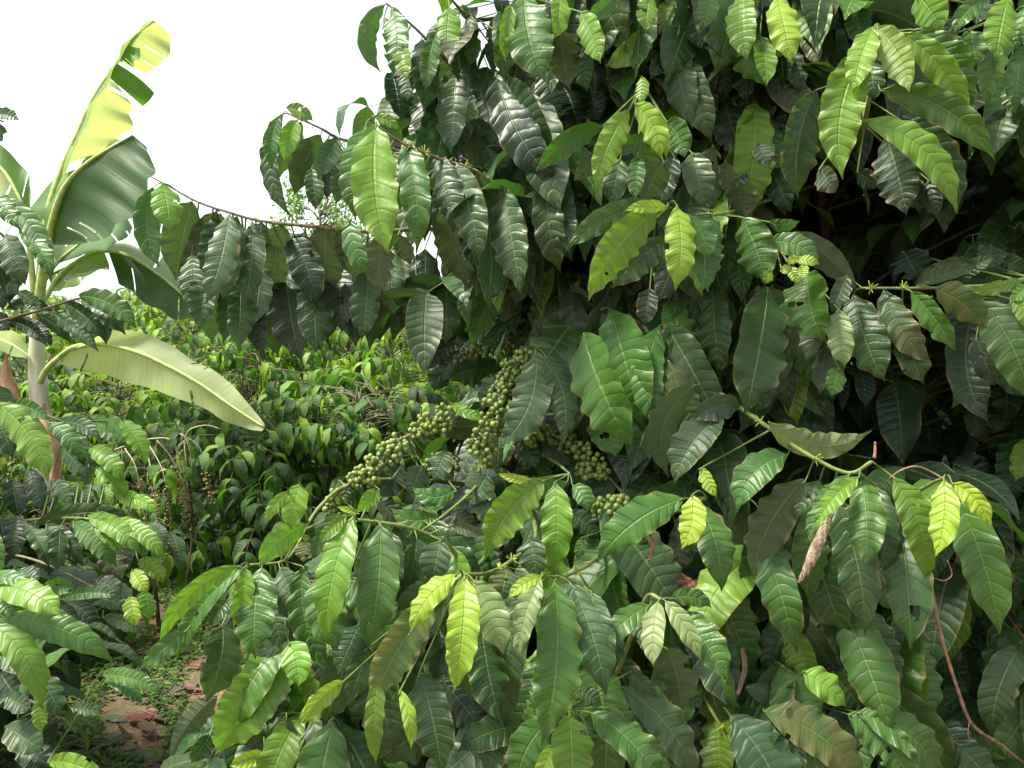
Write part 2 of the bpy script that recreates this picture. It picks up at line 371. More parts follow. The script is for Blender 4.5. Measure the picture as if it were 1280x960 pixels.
BR = {}   # name -> (object, sampled points, tree)
BRANCHES = """
trunk main bark 0.021 0.010 : 612 1290 1.95, 618 1000 1.93, 625 800 1.92, 636 585 1.9, 662 521 1.9, 677 465 1.9, 700 386 1.92, 713 311 1.95, 740 150 2.0, 760 0 2.0, 770 -300 2.0
trunk right bark 0.024 0.011 : 1262 1240 2.1, 1230 950 2.1, 1205 720 2.1, 1170 600 2.1, 1137 555 2.12, 1100 487 2.15, 1060 420 2.2, 1020 200 2.2, 1010 -100 2.2, 1000 -400 2.2
trunk left bark 0.022 0.009 : -75 1230 2.15, -70 900 2.15, -60 650 2.2, -50 400 2.3, -45 200 2.3, -40 60 2.3
branch main bark 0.009 0.0045 : 713 311 1.95, 690 340 1.9, 655 420 1.88, 640 480 1.9
arch1 main twig 0.006 0.0014 : 703 350 1.92, 640 300 1.85, 540 286 1.78, 470 290 1.72, 390 283 1.7, 326 276 1.7, 281 264 1.7, 244 251 1.7, 210 232 1.7, 184 219 1.7
arch2 main twig 0.006 0.0016 : 716 300 1.94, 600 240 1.8, 500 190 1.7, 430 175 1.65, 400 160 1.62, 362 143 1.62
arch3 main twig 0.006 0.0016 : 716 285 1.94, 640 250 1.7, 621 232 1.6, 590 212 1.55, 550 199 1.5, 501 178 1.45, 480 163 1.43, 462 149 1.42
top1 main twig 0.006 0.0016 : 742 120 2.0, 650 130 1.9, 587 108 1.8, 557 75 1.75, 529 45 1.72, 509 26 1.7, 482 3 1.7
top2 main twig 0.006 0.002 : 755 60 2.0, 650 25 1.9, 590 25 1.8, 572 8 1.75, 558 -8 1.72
top3 main twig 0.006 0.002 : 762 -60 2.0, 720 -40 1.7, 655 -14 1.45, 640 -5 1.42
top4 main twig 0.006 0.002 : 762 -40 2.0, 800 -20 1.8, 850 20 1.6, 820 30 1.5
node1 main green_twig 0.005 0.0025 : 742 170 2.0, 790 190 1.8, 812 160 1.6, 800 128 1.47, 803 104 1.42
node2 main green_twig 0.005 0.0025 : 720 280 1.95, 780 300 1.7, 829 266 1.45, 836 255 1.42
node3 right green_twig 0.006 0.003 : 1016 120 2.2, 1060 190 1.8, 1078 165 1.5, 1092 80 1.37, 1097 30 1.33
spray1 right green_twig 0.006 0.002 : 1500 300 2.0, 1290 347 1.55, 1250 356 1.5, 1160 360 1.45, 1078 360 1.45
diag main green_twig 0.006 0.003 : 700 386 1.92, 760 400 1.85, 815 422 1.7, 856 461 1.56, 894 487 1.5, 931 514 1.45, 969 540 1.4, 1006 566 1.36, 1059 591 1.32, 1090 577 1.3
node4 right green_twig 0.005 0.0025 : 1172 600 2.1, 1160 640 1.7, 1145 620 1.45, 1162 606 1.35, 1182 596 1.3
node5 main green_twig 0.005 0.0025 : 640 600 1.9, 760 660 1.65, 749 694 1.45, 712 718 1.36, 677 721 1.3
node6 main green_twig 0.005 0.0025 : 650 600 1.88, 670 667 1.5, 640 700 1.4, 610 716 1.35, 578 718 1.3
node7 main green_twig 0.005 0.0028 : 640 640 1.9, 595 709 1.5, 557 679 1.42, 512 660 1.38, 465 652 1.35, 447 650 1.34
stem1 main green_twig 0.005 0.002 : 636 585 1.9, 602 577 1.7, 597 605 1.6, 560 640 1.5, 520 668 1.45
stem2 main green_twig 0.005 0.002 : 620 610 1.9, 520 600 1.7, 440 605 1.58, 397 637 1.5, 370 685 1.45, 352 702 1.42, 312 706 1.4
stem3 main green_twig 0.006 0.003 : 622 800 1.92, 700 850 1.7, 752 872 1.5, 772 838 1.42, 779 821 1.4, 795 780 1.36, 809 745 1.34, 826 749 1.3
stem4 main green_twig 0.005 0.003 : 752 872 1.5, 725 882 1.4, 708 886 1.33
stem5 main green_twig 0.006 0.002 : 640 640 1.9, 800 690 1.75, 848 790 1.55, 875 862 1.47, 909 926 1.42, 930 1010 1.4
clump main twig 0.006 0.003 : 695 400 1.92, 760 385 1.75, 800 405 1.62, 820 430 1.58
fruit1 main green_twig 0.006 0.003 : 677 440 1.9, 655 450 1.75, 640 461 1.7, 629 495 1.65, 621 525 1.6, 604 555 1.58, 602 577 1.55, 598 590 1.53
fruit2 main twig 0.006 0.003 : 645 550 1.9, 600 522 1.78, 576 518 1.72, 542 529 1.66, 512 544 1.62, 482 562 1.6, 456 589 1.58, 415 622 1.55
fruit3 main twig 0.006 0.003 : 659 525 1.9, 685 540 1.8, 711 551 1.7, 741 578 1.65, 760 595 1.6, 786 625 1.5
fruit4 main twig 0.005 0.003 : 680 450 1.9, 640 430 1.9, 600 435 1.9, 575 445 1.88
topr1 right twig 0.006 0.002 : 1010 -60 2.2, 960 -50 1.8, 930 -12 1.55, 975 -8 1.5
topr2 right twig 0.006 0.002 : 1010 -90 2.2, 1150 -60 1.7, 1240 -20 1.5, 1268 15 1.45
mid1 right green_twig 0.006 0.002 : 1022 230 2.2, 960 250 1.7, 910 266 1.5, 876 268 1.45
mid2 right twig 0.006 0.002 : 1032 330 2.2, 1030 320 1.7, 985 298 1.5, 968 300 1.46
low1 main twig 0.006 0.002 : 624 850 1.92, 450 830 1.7, 330 835 1.6, 262 828 1.55
low2 right twig 0.007 0.002 : 1225 900 2.1, 1120 880 1.7, 1060 875 1.5, 955 885 1.42
node8 main green_twig 0.005 0.002 : 700 640 1.9, 830 640 1.55, 868 632 1.45, 884 622 1.4
node9 main green_twig 0.005 0.002 : 655 560 1.9, 690 575 1.6, 712 592 1.42
l1 left green_twig 0.006 0.002 : -62 660 2.2, 0 655 2.1, 60 648 2.05, 120 650 2.0, 165 668 2.0
l2 left twig 0.006 0.002 : -50 420 2.3, 0 402 2.3, 50 388 2.35, 95 374 2.4, 125 370 2.4
l3 left green_twig 0.006 0.003 : -62 740 2.2, -20 735 1.6, -5 725 1.4
l4 left twig 0.006 0.002 : -62 780 2.2, 0 752 2.0, 60 742 1.9, 120 745 1.85, 165 752 1.85
l5 left twig 0.006 0.002 : -65 860 2.15, 0 870 1.9, 50 880 1.8, 90 905 1.75
l6 left twig 0.006 0.002 : -48 300 2.3, -20 255 2.1, 5 250 2.0, 28 268 2.0
l7 left green_twig 0.006 0.002 : -55 520 2.2, 0 505 1.9, 45 515 1.9, 80 524 1.95, 150 528 2.1
l8 left pale_twig 0.004 0.002 : -60 690 2.2, 0 691 2.05, 55 704 2.0, 120 735 2.0
l9 left twig 0.005 0.002 : -45 160 2.3, -10 150 2.2, 5 152 2.2
"""
trunk_pts = {}
for ln in BRANCHES.strip().splitlines():
    head, pts = ln.split(':'); nm, tr, mt, r0, r1 = head.split()
    P = [at(*map(float, p.split())) for p in pts.split(',')]
    Tr = T[tr]; kind = 'trunk' if nm == 'trunk' else 'branch'
    if kind == 'trunk': P[0][2] = -0.05
    V, F, C_ = tube(P, float(r0), float(r1), 10 if kind == 'trunk' else 7, 0.10, 8)
    if kind == 'branch': V = V + 0
    o = link(kind, mesh(kind, V - np.array(Tr.location), tri_fix(F), M[mt]), Tr)
    BR[nm + ('_' + tr if kind == 'trunk' else '')] = (o, C_, tr)
    if nm == 'spray1': tag(o, 'nearly level green branch entering from the right')
ALLP = np.vstack([v[1] for v in BR.values()]); ALLK = sum([[k] * len(v[1]) for k, v in BR.items()], [])

TILE = {'A': (0, 0), 'B': (400, 0), 'C': (800, 0), 'D': (0, 300), 'E': (400, 300), 'F': (800, 300), 'G': (0, 600), 'H': (400, 600), 'I': (800, 600)}
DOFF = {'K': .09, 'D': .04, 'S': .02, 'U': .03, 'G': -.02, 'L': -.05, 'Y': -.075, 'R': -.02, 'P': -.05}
# tile, branch, distance; then bx by tx ty width tone(+u underside) bow
LEAVES = """
A arch1 1.70
510 625 532 880 70 G -34
540 612 562 765 76 L 6
640 672 588 922 116 Su -8
722 705 600 948 92 Su 10
735 712 690 935 80 D 5
790 722 745 985 88 S -6
840 740 815 1010 80 D 10
942 745 902 990 98 Uu -8
968 780 1052 1010 88 K 12
1015 775 980 855 48 K 0
1088 745 1072 985 112 Uu 0
1136 765 1192 935 82 Uu 10
870 740 850 840 60 K 5
765 715 690 1000 80 S 10
D arch1 1.76
722 150 708 335 84 Su -10
772 190 745 335 62 D 5
802 205 795 358 68 S 0
832 190 882 388 60 K -8
885 190 925 378 95 Su -6
955 160 1002 388 115 K -12
1042 190 1052 365 95 D 0
1165 130 1182 338 92 K 0
1225 165 1205 325 80 D 5
868 150 845 275 72 S 4
1125 150 1140 300 70 K 0
690 170 665 290 70 S 0
1010 150 1090 330 80 K 8
640 120 655 240 70 S 0
E arch1 1.80
100 150 120 345 90 K 0
200 190 200 330 70 K 0
280 120 270 280 84 K 5
320 190 332 345 76 S 0
372 240 366 400 44 K 0
420 180 420 340 84 D 0
530 150 520 330 84 K 0
470 170 470 310 76 K 0
150 120 160 280 76 Su 0
240 100 236 240 80 D 0
30 190 20 330 84 S 0
350 100 350 240 84 K 0
A arch2 1.62
945 375 975 712 60 D -62
955 358 1040 402 46 L 10
1003 408 925 600 80 Su -10
1068 450 985 642 96 Su -10
1130 460 1062 592 66 S -6
1138 482 1108 605 50 K 0
1150 500 1120 675 72 D 6
1040 560 1052 695 62 D 0
932 385 908 560 48 G -14
1085 560 1090 660 50 K 0
990 400 950 530 60 L -8
B top1 1.70
215 15 205 232 66 Gu -55
240 25 240 248 82 G 18
213 60 235 150 42 S 10
338 128 345 362 92 D 14
290 190 268 300 60 K 0
240 240 270 395 84 K 0
290 230 292 335 52 S 0
385 105 352 300 60 G -5
270 150 290 260 60 L 0
455 215 436 505 104 D 0
330 330 372 485 94 K 6
535 395 530 572 112 Su -8
330 160 310 300 50 D 0
B top2 1.74
432 25 428 190 86 L -6
505 50 478 210 62 S 0
540 300 595 490 112 D 10
560 225 530 335 92 D 0
640 240 600 330 92 S 0
600 40 580 242 60 Su -8
625 125 610 250 46 L 0
520 120 500 215 50 G 0
680 300 640 472 92 K 0
500 130 490 290 60 D 0
450 110 470 280 70 S 0
B top3 1.42
682 -20 748 258 152 G -20
798 -20 780 125 62 L 8
800 90 832 288 112 Su -6
870 40 932 205 82 L 8
985 -10 890 62 60 G 6
640 60 660 190 60 S -8
640 10 620 200 50 L -10
B top4 1.60
960 60 945 215 84 K 0
1112 95 955 218 76 L 12
1062 -10 1066 100 84 G 0
1112 100 1090 195 56 G 4
1165 -10 1130 112 62 L 6
1000 -10 1000 90 80 S 0
1180 60 1180 135 40 L 0
1050 200 1130 190 40 G 12
800 270 862 430 132 K 6
740 240 800 372 92 D 0
900 310 930 402 92 K 0
1000 230 1040 335 100 K 0
880 140 890 300 70 G 0
1090 240 1180 190 60 D 12
B trunk_main 1.88
620 440 652 645 112 K 0
720 350 742 535 82 Su 0
770 520 800 650 90 K 0
700 430 690 600 90 K 0
850 520 820 670 110 K 0
920 500 880 660 90 K 6
600 400 640 560 80 D 0
650 450 600 620 80 K 0
560 640 585 760 80 K 0
720 620 700 760 90 K 0
870 620 880 760 90 K 0
940 600 960 740 90 D 0
560 760 530 900 110 K 0
600 800 602 965 100 K 0
770 830 792 1035 118 K 0
640 860 620 1030 90 K 0
660 960 640 1120 80 K 0
540 900 540 1060 90 K 0
820 760 850 900 80 D 0
B arch3 1.42
188 412 228 828 148 L -26
152 420 122 722 84 G -22
180 388 262 432 36 L 10
B arch3 1.50
282 460 322 822 98 G 16
250 510 268 695 62 K 0
385 520 440 765 92 S 16
455 545 530 862 108 S 10
525 570 572 890 102 Uu 16
613 625 668 965 112 S 0
400 700 482 945 134 Uu 10
200 790 195 965 104 Uu 0
102 730 172 915 72 G -20
262 780 300 880 62 Uu 0
300 560 260 700 60 D 0
340 600 350 800 60 K 0
480 700 520 900 70 K 0
B node2 1.62
690 650 832 862 124 S 22
820 685 892 745 72 S 5
860 720 800 820 60 D 0
B node1 1.42
1072 255 1064 342 44 L 6
1050 345 1132 520 88 Y 22
1030 365 925 618 88 L -18
942 420 730 566 78 G -22
1155 405 1212 520 96 G 14
1145 400 1155 525 30 L 0
1100 480 962 512 62 G -16
1000 530 970 680 84 D 0
1145 540 1088 672 114 Su -10
1180 520 1130 680 84 K 0
920 520 850 600 60 S 0
1060 520 1050 660 60 G 0
1240 510 1280 680 100 S 0
B node2 1.42
1150 690 832 832 84 G -46
1130 700 905 990 118 L -34
1158 690 1020 702 42 Y -8
1190 685 1184 955 98 Y 16
1235 720 1290 855 80 G 10
1150 800 980 955 104 S -14
1200 820 1130 1000 90 K 0
1100 960 1080 1080 70 K 0
C topr1 1.52
342 -20 356 192 96 L -8
455 -10 502 202 98 Y 4
322 70 412 272 104 G -12
530 60 588 218 64 S 10
242 70 252 182 72 S 0
272 170 288 322 74 K 0
185 195 202 432 118 K 0
350 230 392 442 132 K 10
280 330 332 522 112 K 0
30 -10 18 100 70 L 0
112 180 40 262 60 D -14
400 120 420 280 70 L 6
570 -20 560 90 80 D 0
170 40 205 160 80 D 0
640 10 600 120 70 D 0
500 170 530 300 70 D 0
240 -20 210 90 70 G 0
720 20 740 150 80 D 0
C node3 1.36
780 90 715 302 88 L -12
752 160 680 578 136 L -46
790 90 892 298 102 P 26
872 108 1080 402 92 L 40
905 98 1082 385 112 G 52
800 300 1166 525 104 G 60
588 300 530 648 122 D -34
742 400 1042 698 96 L 72
860 395 1044 700 110 D 50
820 450 885 705 132 K 8
725 570 795 622 60 K 0
900 560 930 700 70 K 0
960 600 990 720 60 K 0
770 200 780 330 80 D 0
600 560 650 640 70 U 0
C topr2 1.44
922 -20 1002 102 104 L 10
1162 -10 1050 112 62 G -20
1228 -10 1188 195 92 L -6
1252 90 1168 345 84 G -40
1100 100 1122 222 72 G 0
1280 150 1256 362 64 G -10
1130 -20 1120 80 70 D 0
1290 400 1150 470 110 K -22
1290 20 1250 170 70 G 0
1060 60 1010 130 60 D 0
1030 120 1060 240 80 D 0
1240 260 1250 380 60 D 0
C mid1 1.46
245 715 228 965 104 G -22
342 725 412 938 122 G 12
172 742 222 852 62 L 0
430 740 528 736 42 G -12
245 488 235 700 100 Uu -12
285 540 292 642 60 Uu 0
322 620 352 722 100 Uu 0
392 480 430 552 60 U 0
440 560 500 700 80 K 0
350 560 300 640 60 K 0
C mid2 1.46
500 785 712 962 92 Su 26
430 805 592 872 80 G 24
520 868 596 880 34 Y 6
500 888 524 942 36 Y 0
470 892 500 905 30 Y 0
545 880 542 930 34 Y 0
490 870 530 860 30 Y 0
430 900 420 945 34 L 0
C spray1 1.62
1172 820 1150 892 86 U 0
1112 870 918 948 62 S -12
880 840 930 925 120 K 0
1000 870 990 950 80 K 0
1200 860 1280 900 60 D 0
F mid2 1.48
560 108 612 328 144 G -16
660 230 682 418 82 P 0
522 260 530 392 62 Uu 0
622 350 600 508 72 U 0
660 420 640 520 60 G 0
590 250 560 400 70 U 0
F mid1 1.60
238 305 386 376 72 G 14
430 310 416 432 52 G 0
472 300 512 352 52 L 0
350 212 372 302 52 G 0
60 180 20 330 80 K 0
180 60 110 300 90 K -12
300 80 250 250 80 K 0
300 140 330 300 90 K 0
250 370 200 460 80 K 0
350 330 340 450 60 K 0
F spray1 1.45
712 180 812 462 134 D -12
812 165 962 398 98 S -22
902 170 1046 362 78 G 10
982 160 1142 292 104 R 20
1132 190 1300 535 134 G 26
1272 132 1100 166 46 L 10
1290 150 1240 205 46 L 0
1245 200 1300 305 60 L 14
922 152 1122 92 52 S 12
870 310 942 472 92 D 0
690 120 640 240 60 U 0
1060 140 1180 60 50 D 12
1120 330 1180 480 80 K 0
F diag 1.42
428 605 756 632 92 Pu -70
188 482 100 778 104 Su -64
332 552 182 600 82 U -20
275 580 122 802 112 S -26
204 760 252 852 46 Y 0
492 715 332 900 104 G -44
I diag 1.34
552 0 382 305 134 Su -30
600 0 520 120 60 D 0
640 30 600 240 110 D -10
740 0 752 278 122 G 10
790 20 815 300 90 D 12
730 -10 588 160 62 L -20
650 60 745 495 130 D 26
862 120 900 550 138 D 10
845 -10 950 330 104 L 34
700 -20 560 200 60 G -16
F node4 1.30
1012 800 985 1045 88 Y 18
1040 810 1160 955 62 Y 26
1052 852 1192 1295 134 G 22
F trunk_right 1.80
1062 720 1142 802 102 K 0
1242 650 1232 862 92 D 0
1290 660 1252 802 62 L 0
1180 440 1150 560 80 K 0
1100 560 1140 660 70 K 0
1220 520 1180 640 80 K 0
1240 760 1190 860 80 K 0
E clump 1.60
1062 300 752 432 104 Su -64
1002 312 800 545 134 Su -34
1055 330 872 532 64 Uu -20
1102 432 908 562 94 D 26
912 570 985 718 112 G 10
1040 305 900 290 60 K -10
1080 350 1130 460 90 D 0
1000 420 1080 460 90 D 0
850 400 860 560 70 G 0
1000 560 1060 660 90 K 0
E fruit4 1.86
522 320 415 472 104 K -22
502 312 350 442 60 K -20
602 430 430 462 96 D -16
420 400 380 500 80 K 0
E fruit1 1.62
552 602 370 542 96 Su 52
572 450 560 545 62 D 0
662 470 690 582 92 D 0
440 542 542 592 40 L -10
702 632 612 652 32 U -6
590 460 540 560 70 U 0
600 620 590 760 100 S 0
E fruit3 1.62
742 672 832 752 82 U 10
862 700 872 822 82 S 0
660 640 720 760 70 D 0
1042 750 1062 852 62 S 0
1100 650 1030 742 82 D 0
E node9 1.42
825 805 632 770 70 G 42
750 800 558 1050 124 L -30
782 808 772 1100 104 L 14
842 818 896 902 62 G 12
700 800 600 780 30 Y 6
E diag 1.52
1240 802 1040 855 84 D 26
1250 700 1220 800 60 K 0
1200 620 1160 700 60 K 0
H node8 1.38
1212 62 934 268 124 G -34
1240 50 1205 222 86 Y 18
1262 80 1335 358 112 G 20
E fruit2 1.58
198 832 120 902 44 L 8
272 750 190 852 112 K 0
342 750 300 842 92 S 0
452 832 312 822 62 G 30
392 915 240 892 62 G 32
130 912 60 890 22 Y 0
340 790 280 830 60 K 0
200 870 280 960 70 K 0
60 800 100 900 50 D 0
E stem1 1.60
420 700 380 800 80 S 0
560 780 500 880 90 S 0
520 820 600 940 90 S 0
440 900 520 960 60 U 0
H node7 1.34
112 120 22 522 108 L -22
200 145 160 548 132 G 14
90 122 0 212 42 L -8
182 30 130 102 42 L 0
238 170 205 425 84 D 14
20 300 60 560 130 G -24
322 190 290 365 84 D 6
402 200 372 335 102 S 0
60 400 100 620 90 K 0
130 480 60 640 110 D 0
440 150 545 182 40 U 0
250 260 280 430 60 K 0
H node6 1.30
455 315 308 498 78 Y -24
482 320 446 692 104 Y 12
512 335 606 568 112 P 12
380 345 262 442 62 S -14
382 400 180 740 124 R -22
200 640 188 935 62 L -14
422 402 210 702 112 D -34
332 640 402 970 132 D 12
268 700 302 888 46 Y 12
402 660 562 852 112 K 0
472 600 560 758 102 Su 0
532 440 602 802 122 D -12
80 670 -50 800 62 Y -14
420 560 380 660 70 K 0
160 560 100 730 90 D 0
H node5 1.30
742 320 630 392 42 Y -10
736 320 662 582 76 P -14
692 370 622 830 120 D -34
782 338 740 860 152 G 26
832 340 948 705 122 D 18
902 370 952 640 82 S 10
622 290 602 402 102 S 0
702 190 722 322 92 S 0
1002 520 960 640 60 D 0
620 560 560 640 60 K 0
H node8 1.48
832 108 932 202 72 D 10
966 265 972 445 88 Uu 0
902 300 900 382 82 S 0
1102 170 1102 372 112 S 0
1192 190 1202 302 72 U 0
880 190 858 262 40 G 0
1040 320 1010 420 60 D 0
1050 100 1020 190 60 D 0
H stem3 1.34
1102 415 930 592 78 G -24
1126 405 1110 612 74 P -6
1150 402 1266 592 66 P 14
1172 440 1350 662 112 G 24
1152 560 1202 765 132 Su 12
1172 395 1300 425 62 G 20
1050 470 1120 580 60 D 0
H stem4 1.32
702 822 468 902 104 D -26
762 802 660 1010 122 G -24
832 780 842 1040 136 L 0
902 775 1142 1020 116 G 26
952 758 1160 1000 90 G 30
780 880 720 1020 60 Y 0
1002 690 1242 990 124 S 40
1032 640 1122 722 62 S 0
862 700 932 742 60 S 0
880 800 900 900 70 S 0
800 830 740 940 60 D 0
600 850 560 970 100 D 0
H low1 1.62
122 850 100 990 142 K 0
0 830 30 990 90 K 0
242 900 262 1000 90 D 0
440 900 420 1010 90 K 0
500 940 560 1020 80 D 0
G stem2 1.40
802 285 540 545 64 L -50
822 288 600 592 72 G -44
816 290 778 482 64 L 12
872 292 852 585 132 G -12
932 290 992 485 92 S 8
1012 290 1100 625 96 G -42
742 480 690 725 126 D 16
622 500 470 625 62 G 0
1002 462 850 582 62 S 20
962 540 992 682 92 L 12
1062 570 1092 692 72 K 0
1022 150 870 285 84 L -20
1002 12 970 160 82 L -6
962 40 888 142 42 L -10
1132 110 1042 262 52 G -10
1022 200 1012 272 62 S 0
900 400 940 560 80 D 0
760 400 700 480 60 D 0
G low1 1.56
752 700 872 902 122 S -6
852 660 912 915 72 K 12
722 720 570 932 82 Uu -22
1042 830 870 965 132 K -10
1102 850 1202 980 120 K 0
880 912 770 952 52 Y 0
700 850 640 940 60 D 0
1172 700 1000 812 82 Y -16
1120 740 1110 860 80 K 0
I stem5 1.46
150 640 200 760 80 S 0
20 540 150 770 120 S 30
60 620 -10 740 70 D 0
320 870 500 900 80 S -30
170 800 200 870 60 S 0
240 850 180 960 70 D 0
300 760 290 860 90 D 0
380 780 350 840 60 G 0
110 720 -30 960 90 G -20
230 940 170 1010 60 S 0
-50 700 130 960 116 S 26
I trunk_right 1.86
432 285 612 632 132 K 14
592 330 690 580 94 K 12
742 440 812 640 112 U 0
940 420 1000 810 132 K -14
1000 400 1130 790 118 Uu 12
1142 480 1220 805 112 D -14
1202 480 1290 702 92 L -12
1222 400 1290 600 92 L 10
1200 740 1150 990 132 D 0
820 520 900 680 110 K 0
520 560 540 700 90 K 0
I low2 1.40
412 770 740 1010 140 R 44
352 690 730 960 130 Su 50
542 640 682 752 92 L 12
640 640 760 780 90 D 0
692 780 900 1020 128 G 34
722 775 1000 1000 120 G 50
712 665 1032 985 128 D 54
1000 800 1110 960 110 K 0
500 820 520 1000 80 S 0
320 860 480 870 70 S -20
600 700 620 800 70 K 0
900 860 960 1010 90 K 0
1060 880 1180 1010 110 D 0
I trunk_right 2.0
60 160 60 370 110 S 0
130 200 150 300 80 U 0
250 380 380 560 100 D 0
340 460 400 590 80 K 0
G l3 1.36
-30 350 202 452 92 L 26
-20 472 366 608 96 G 52
-30 480 132 752 94 L 44
125 735 138 838 46 L 0
-40 320 110 352 50 G 10
-30 380 40 450 60 G 0
G l1 2.0
118 150 425 128 60 D 30
292 118 462 242 64 L 22
302 128 402 245 60 L 10
382 128 546 262 56 L 20
240 140 382 285 72 G 14
152 148 272 282 64 D 10
92 150 162 285 60 S 10
342 220 402 332 82 U 0
460 268 542 342 56 L 14
440 60 518 112 42 L 12
60 120 40 260 70 K 0
0 120 20 280 80 K 0
200 160 190 300 60 D 0
430 160 480 260 50 G 12
D l1 2.1
300 600 432 685 72 G 12
402 598 482 745 62 L 14
352 590 440 700 60 G 10
300 690 410 800 62 L 10
242 640 300 760 60 D 0
200 690 290 800 60 D 10
380 850 500 900 50 L 10
320 760 420 860 60 L 10
100 760 140 900 60 K 0
40 800 60 920 70 K 0
180 800 240 880 60 D 0
G l4 1.85
432 388 452 485 52 Y 0
440 300 492 372 52 Y 0
482 368 502 462 50 L 0
152 372 246 358 60 G 12
202 398 402 392 42 D 20
280 388 422 432 50 D 14
342 458 472 512 44 S 12
320 338 402 382 62 U 10
100 380 60 440 60 D 0
160 400 260 470 60 K 0
350 400 430 460 50 D 10
60 300 130 330 60 K 0
G l5 1.7
330 648 532 712 52 G 20
350 658 472 745 44 G 12
20 718 102 768 62 S 0
130 638 202 785 82 D 0
232 758 342 772 42 S 0
160 938 342 1000 70 L 20
20 820 140 900 100 D 0
60 880 200 980 90 K 0
0 640 80 760 90 K 0
0 580 100 640 70 D 0
D l7 1.8
-10 545 152 795 104 L 34
30 540 162 602 50 G 12
162 608 270 732 62 G 14
-20 560 40 720 80 D 0
60 560 90 700 60 D 0
200 600 330 660 50 D 14
D l2 2.4
172 238 20 235 40 K -22
60 262 172 355 42 K 14
10 265 152 352 44 K 22
122 250 232 342 46 D 14
162 240 322 368 52 D 14
212 210 345 330 56 D 16
272 200 412 312 72 D 18
262 185 446 292 74 G 30
302 198 352 345 56 D 10
60 170 140 220 40 D 0
-20 250 30 300 60 K 0
A l6 2.0
-10 650 168 905 66 G 34
20 780 82 942 84 S 0
0 800 10 962 60 K 0
62 758 165 932 60 G 24
-20 640 60 760 60 G 0
-20 880 60 980 70 K 0
A l9 2.2
-20 378 60 400 42 D 6
-20 420 24 440 40 D 0
-20 450 8 470 40 D 0
D l6 2.2
0 50 30 210 70 K 0
40 40 70 150 60 D 0
-20 100 10 230 60 D 0
"""
acc_n = {}
petioles = {}
cur = None; idx = 0
for ln in LEAVES.strip().splitlines():
    f = ln.split()
    if f[0] in TILE and len(f) == 3:
        ox, oy = TILE[f[0]]; bn = f[1]; D0 = float(f[2]); idx = 0; continue
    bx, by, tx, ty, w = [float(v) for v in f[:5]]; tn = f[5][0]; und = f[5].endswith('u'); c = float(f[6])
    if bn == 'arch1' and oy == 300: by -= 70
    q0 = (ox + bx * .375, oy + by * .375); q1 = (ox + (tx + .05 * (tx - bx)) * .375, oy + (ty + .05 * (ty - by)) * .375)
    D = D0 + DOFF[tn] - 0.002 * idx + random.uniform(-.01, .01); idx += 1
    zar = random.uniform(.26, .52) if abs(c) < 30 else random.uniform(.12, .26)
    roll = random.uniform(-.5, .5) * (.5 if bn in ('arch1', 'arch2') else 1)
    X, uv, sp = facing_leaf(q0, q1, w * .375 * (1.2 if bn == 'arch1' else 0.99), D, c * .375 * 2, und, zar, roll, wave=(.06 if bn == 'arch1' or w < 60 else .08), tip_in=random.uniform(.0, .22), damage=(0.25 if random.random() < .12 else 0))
    tb = BR[bn][2]
    ob, pts, tr = BR[bn]
    dd = np.linalg.norm(pts - sp[0], axis=1); k = int(dd.argmin())
    # petiole: a thin stalk from the branch, part of the leaf
    pa = pts[k]; pb = sp[0]; dist = np.linalg.norm(pa - pb)
    vw = unit(CO - pb); lat = np.linalg.norm((pa - pb) - vw * np.dot(pa - pb, vw))
    pm = (pa + pb) / 2 + (np.array([0, 0, 0.08 * dist]) if lat < .03 else -vw * (.015 + .4 * lat)); V2, F2, _ = tube([pa, pm, pb, sp[2]], 0.0012 + 0.006 * min(dist, .3), 0.0009, 5, 0, 3)
    org = sp[0]
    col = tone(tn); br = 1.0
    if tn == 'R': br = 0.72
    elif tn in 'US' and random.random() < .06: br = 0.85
    Vall = np.vstack([X, V2])
    GFh = GFT
    if random.random() < .22:            # insect-eaten holes and notches
        keep = np.ones(len(GF), bool)
        for _ in range(random.choice((1, 1, 2, 3))):
            ci, cj = random.uniform(8, 40), random.choice((random.uniform(0, 8), -.3, 8.0)); ra = random.uniform(.6, 1.9)
            ii, jj = np.divmod(np.arange(len(GF)), 8); keep &= ((ii - ci) / (ra * 1.5)) ** 2 + ((jj + .5 - cj) / (ra * .62)) ** 2 > 1
        GFh = tris(GF[keep])
    Fall = np.vstack([GFh, tri_fix(F2) + len(X)])
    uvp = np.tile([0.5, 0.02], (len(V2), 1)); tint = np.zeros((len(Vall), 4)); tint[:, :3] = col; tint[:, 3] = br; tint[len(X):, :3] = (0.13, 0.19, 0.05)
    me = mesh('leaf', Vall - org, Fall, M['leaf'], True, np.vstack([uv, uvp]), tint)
    o = link('leaf', me, ob, org - np.array(T[tr].location))
    if tn == 'R' and ox == 400: tag(o, 'leaf with an orange-brown patch')
    elif tn == 'R': tag(o, 'leaf browning towards its middle')
    if tn == 'P': tag(o, 'pale yellowish leaf')
    acc_n[tr] = acc_n.get(tr, 0) + 1
print('hero leaves', acc_n)

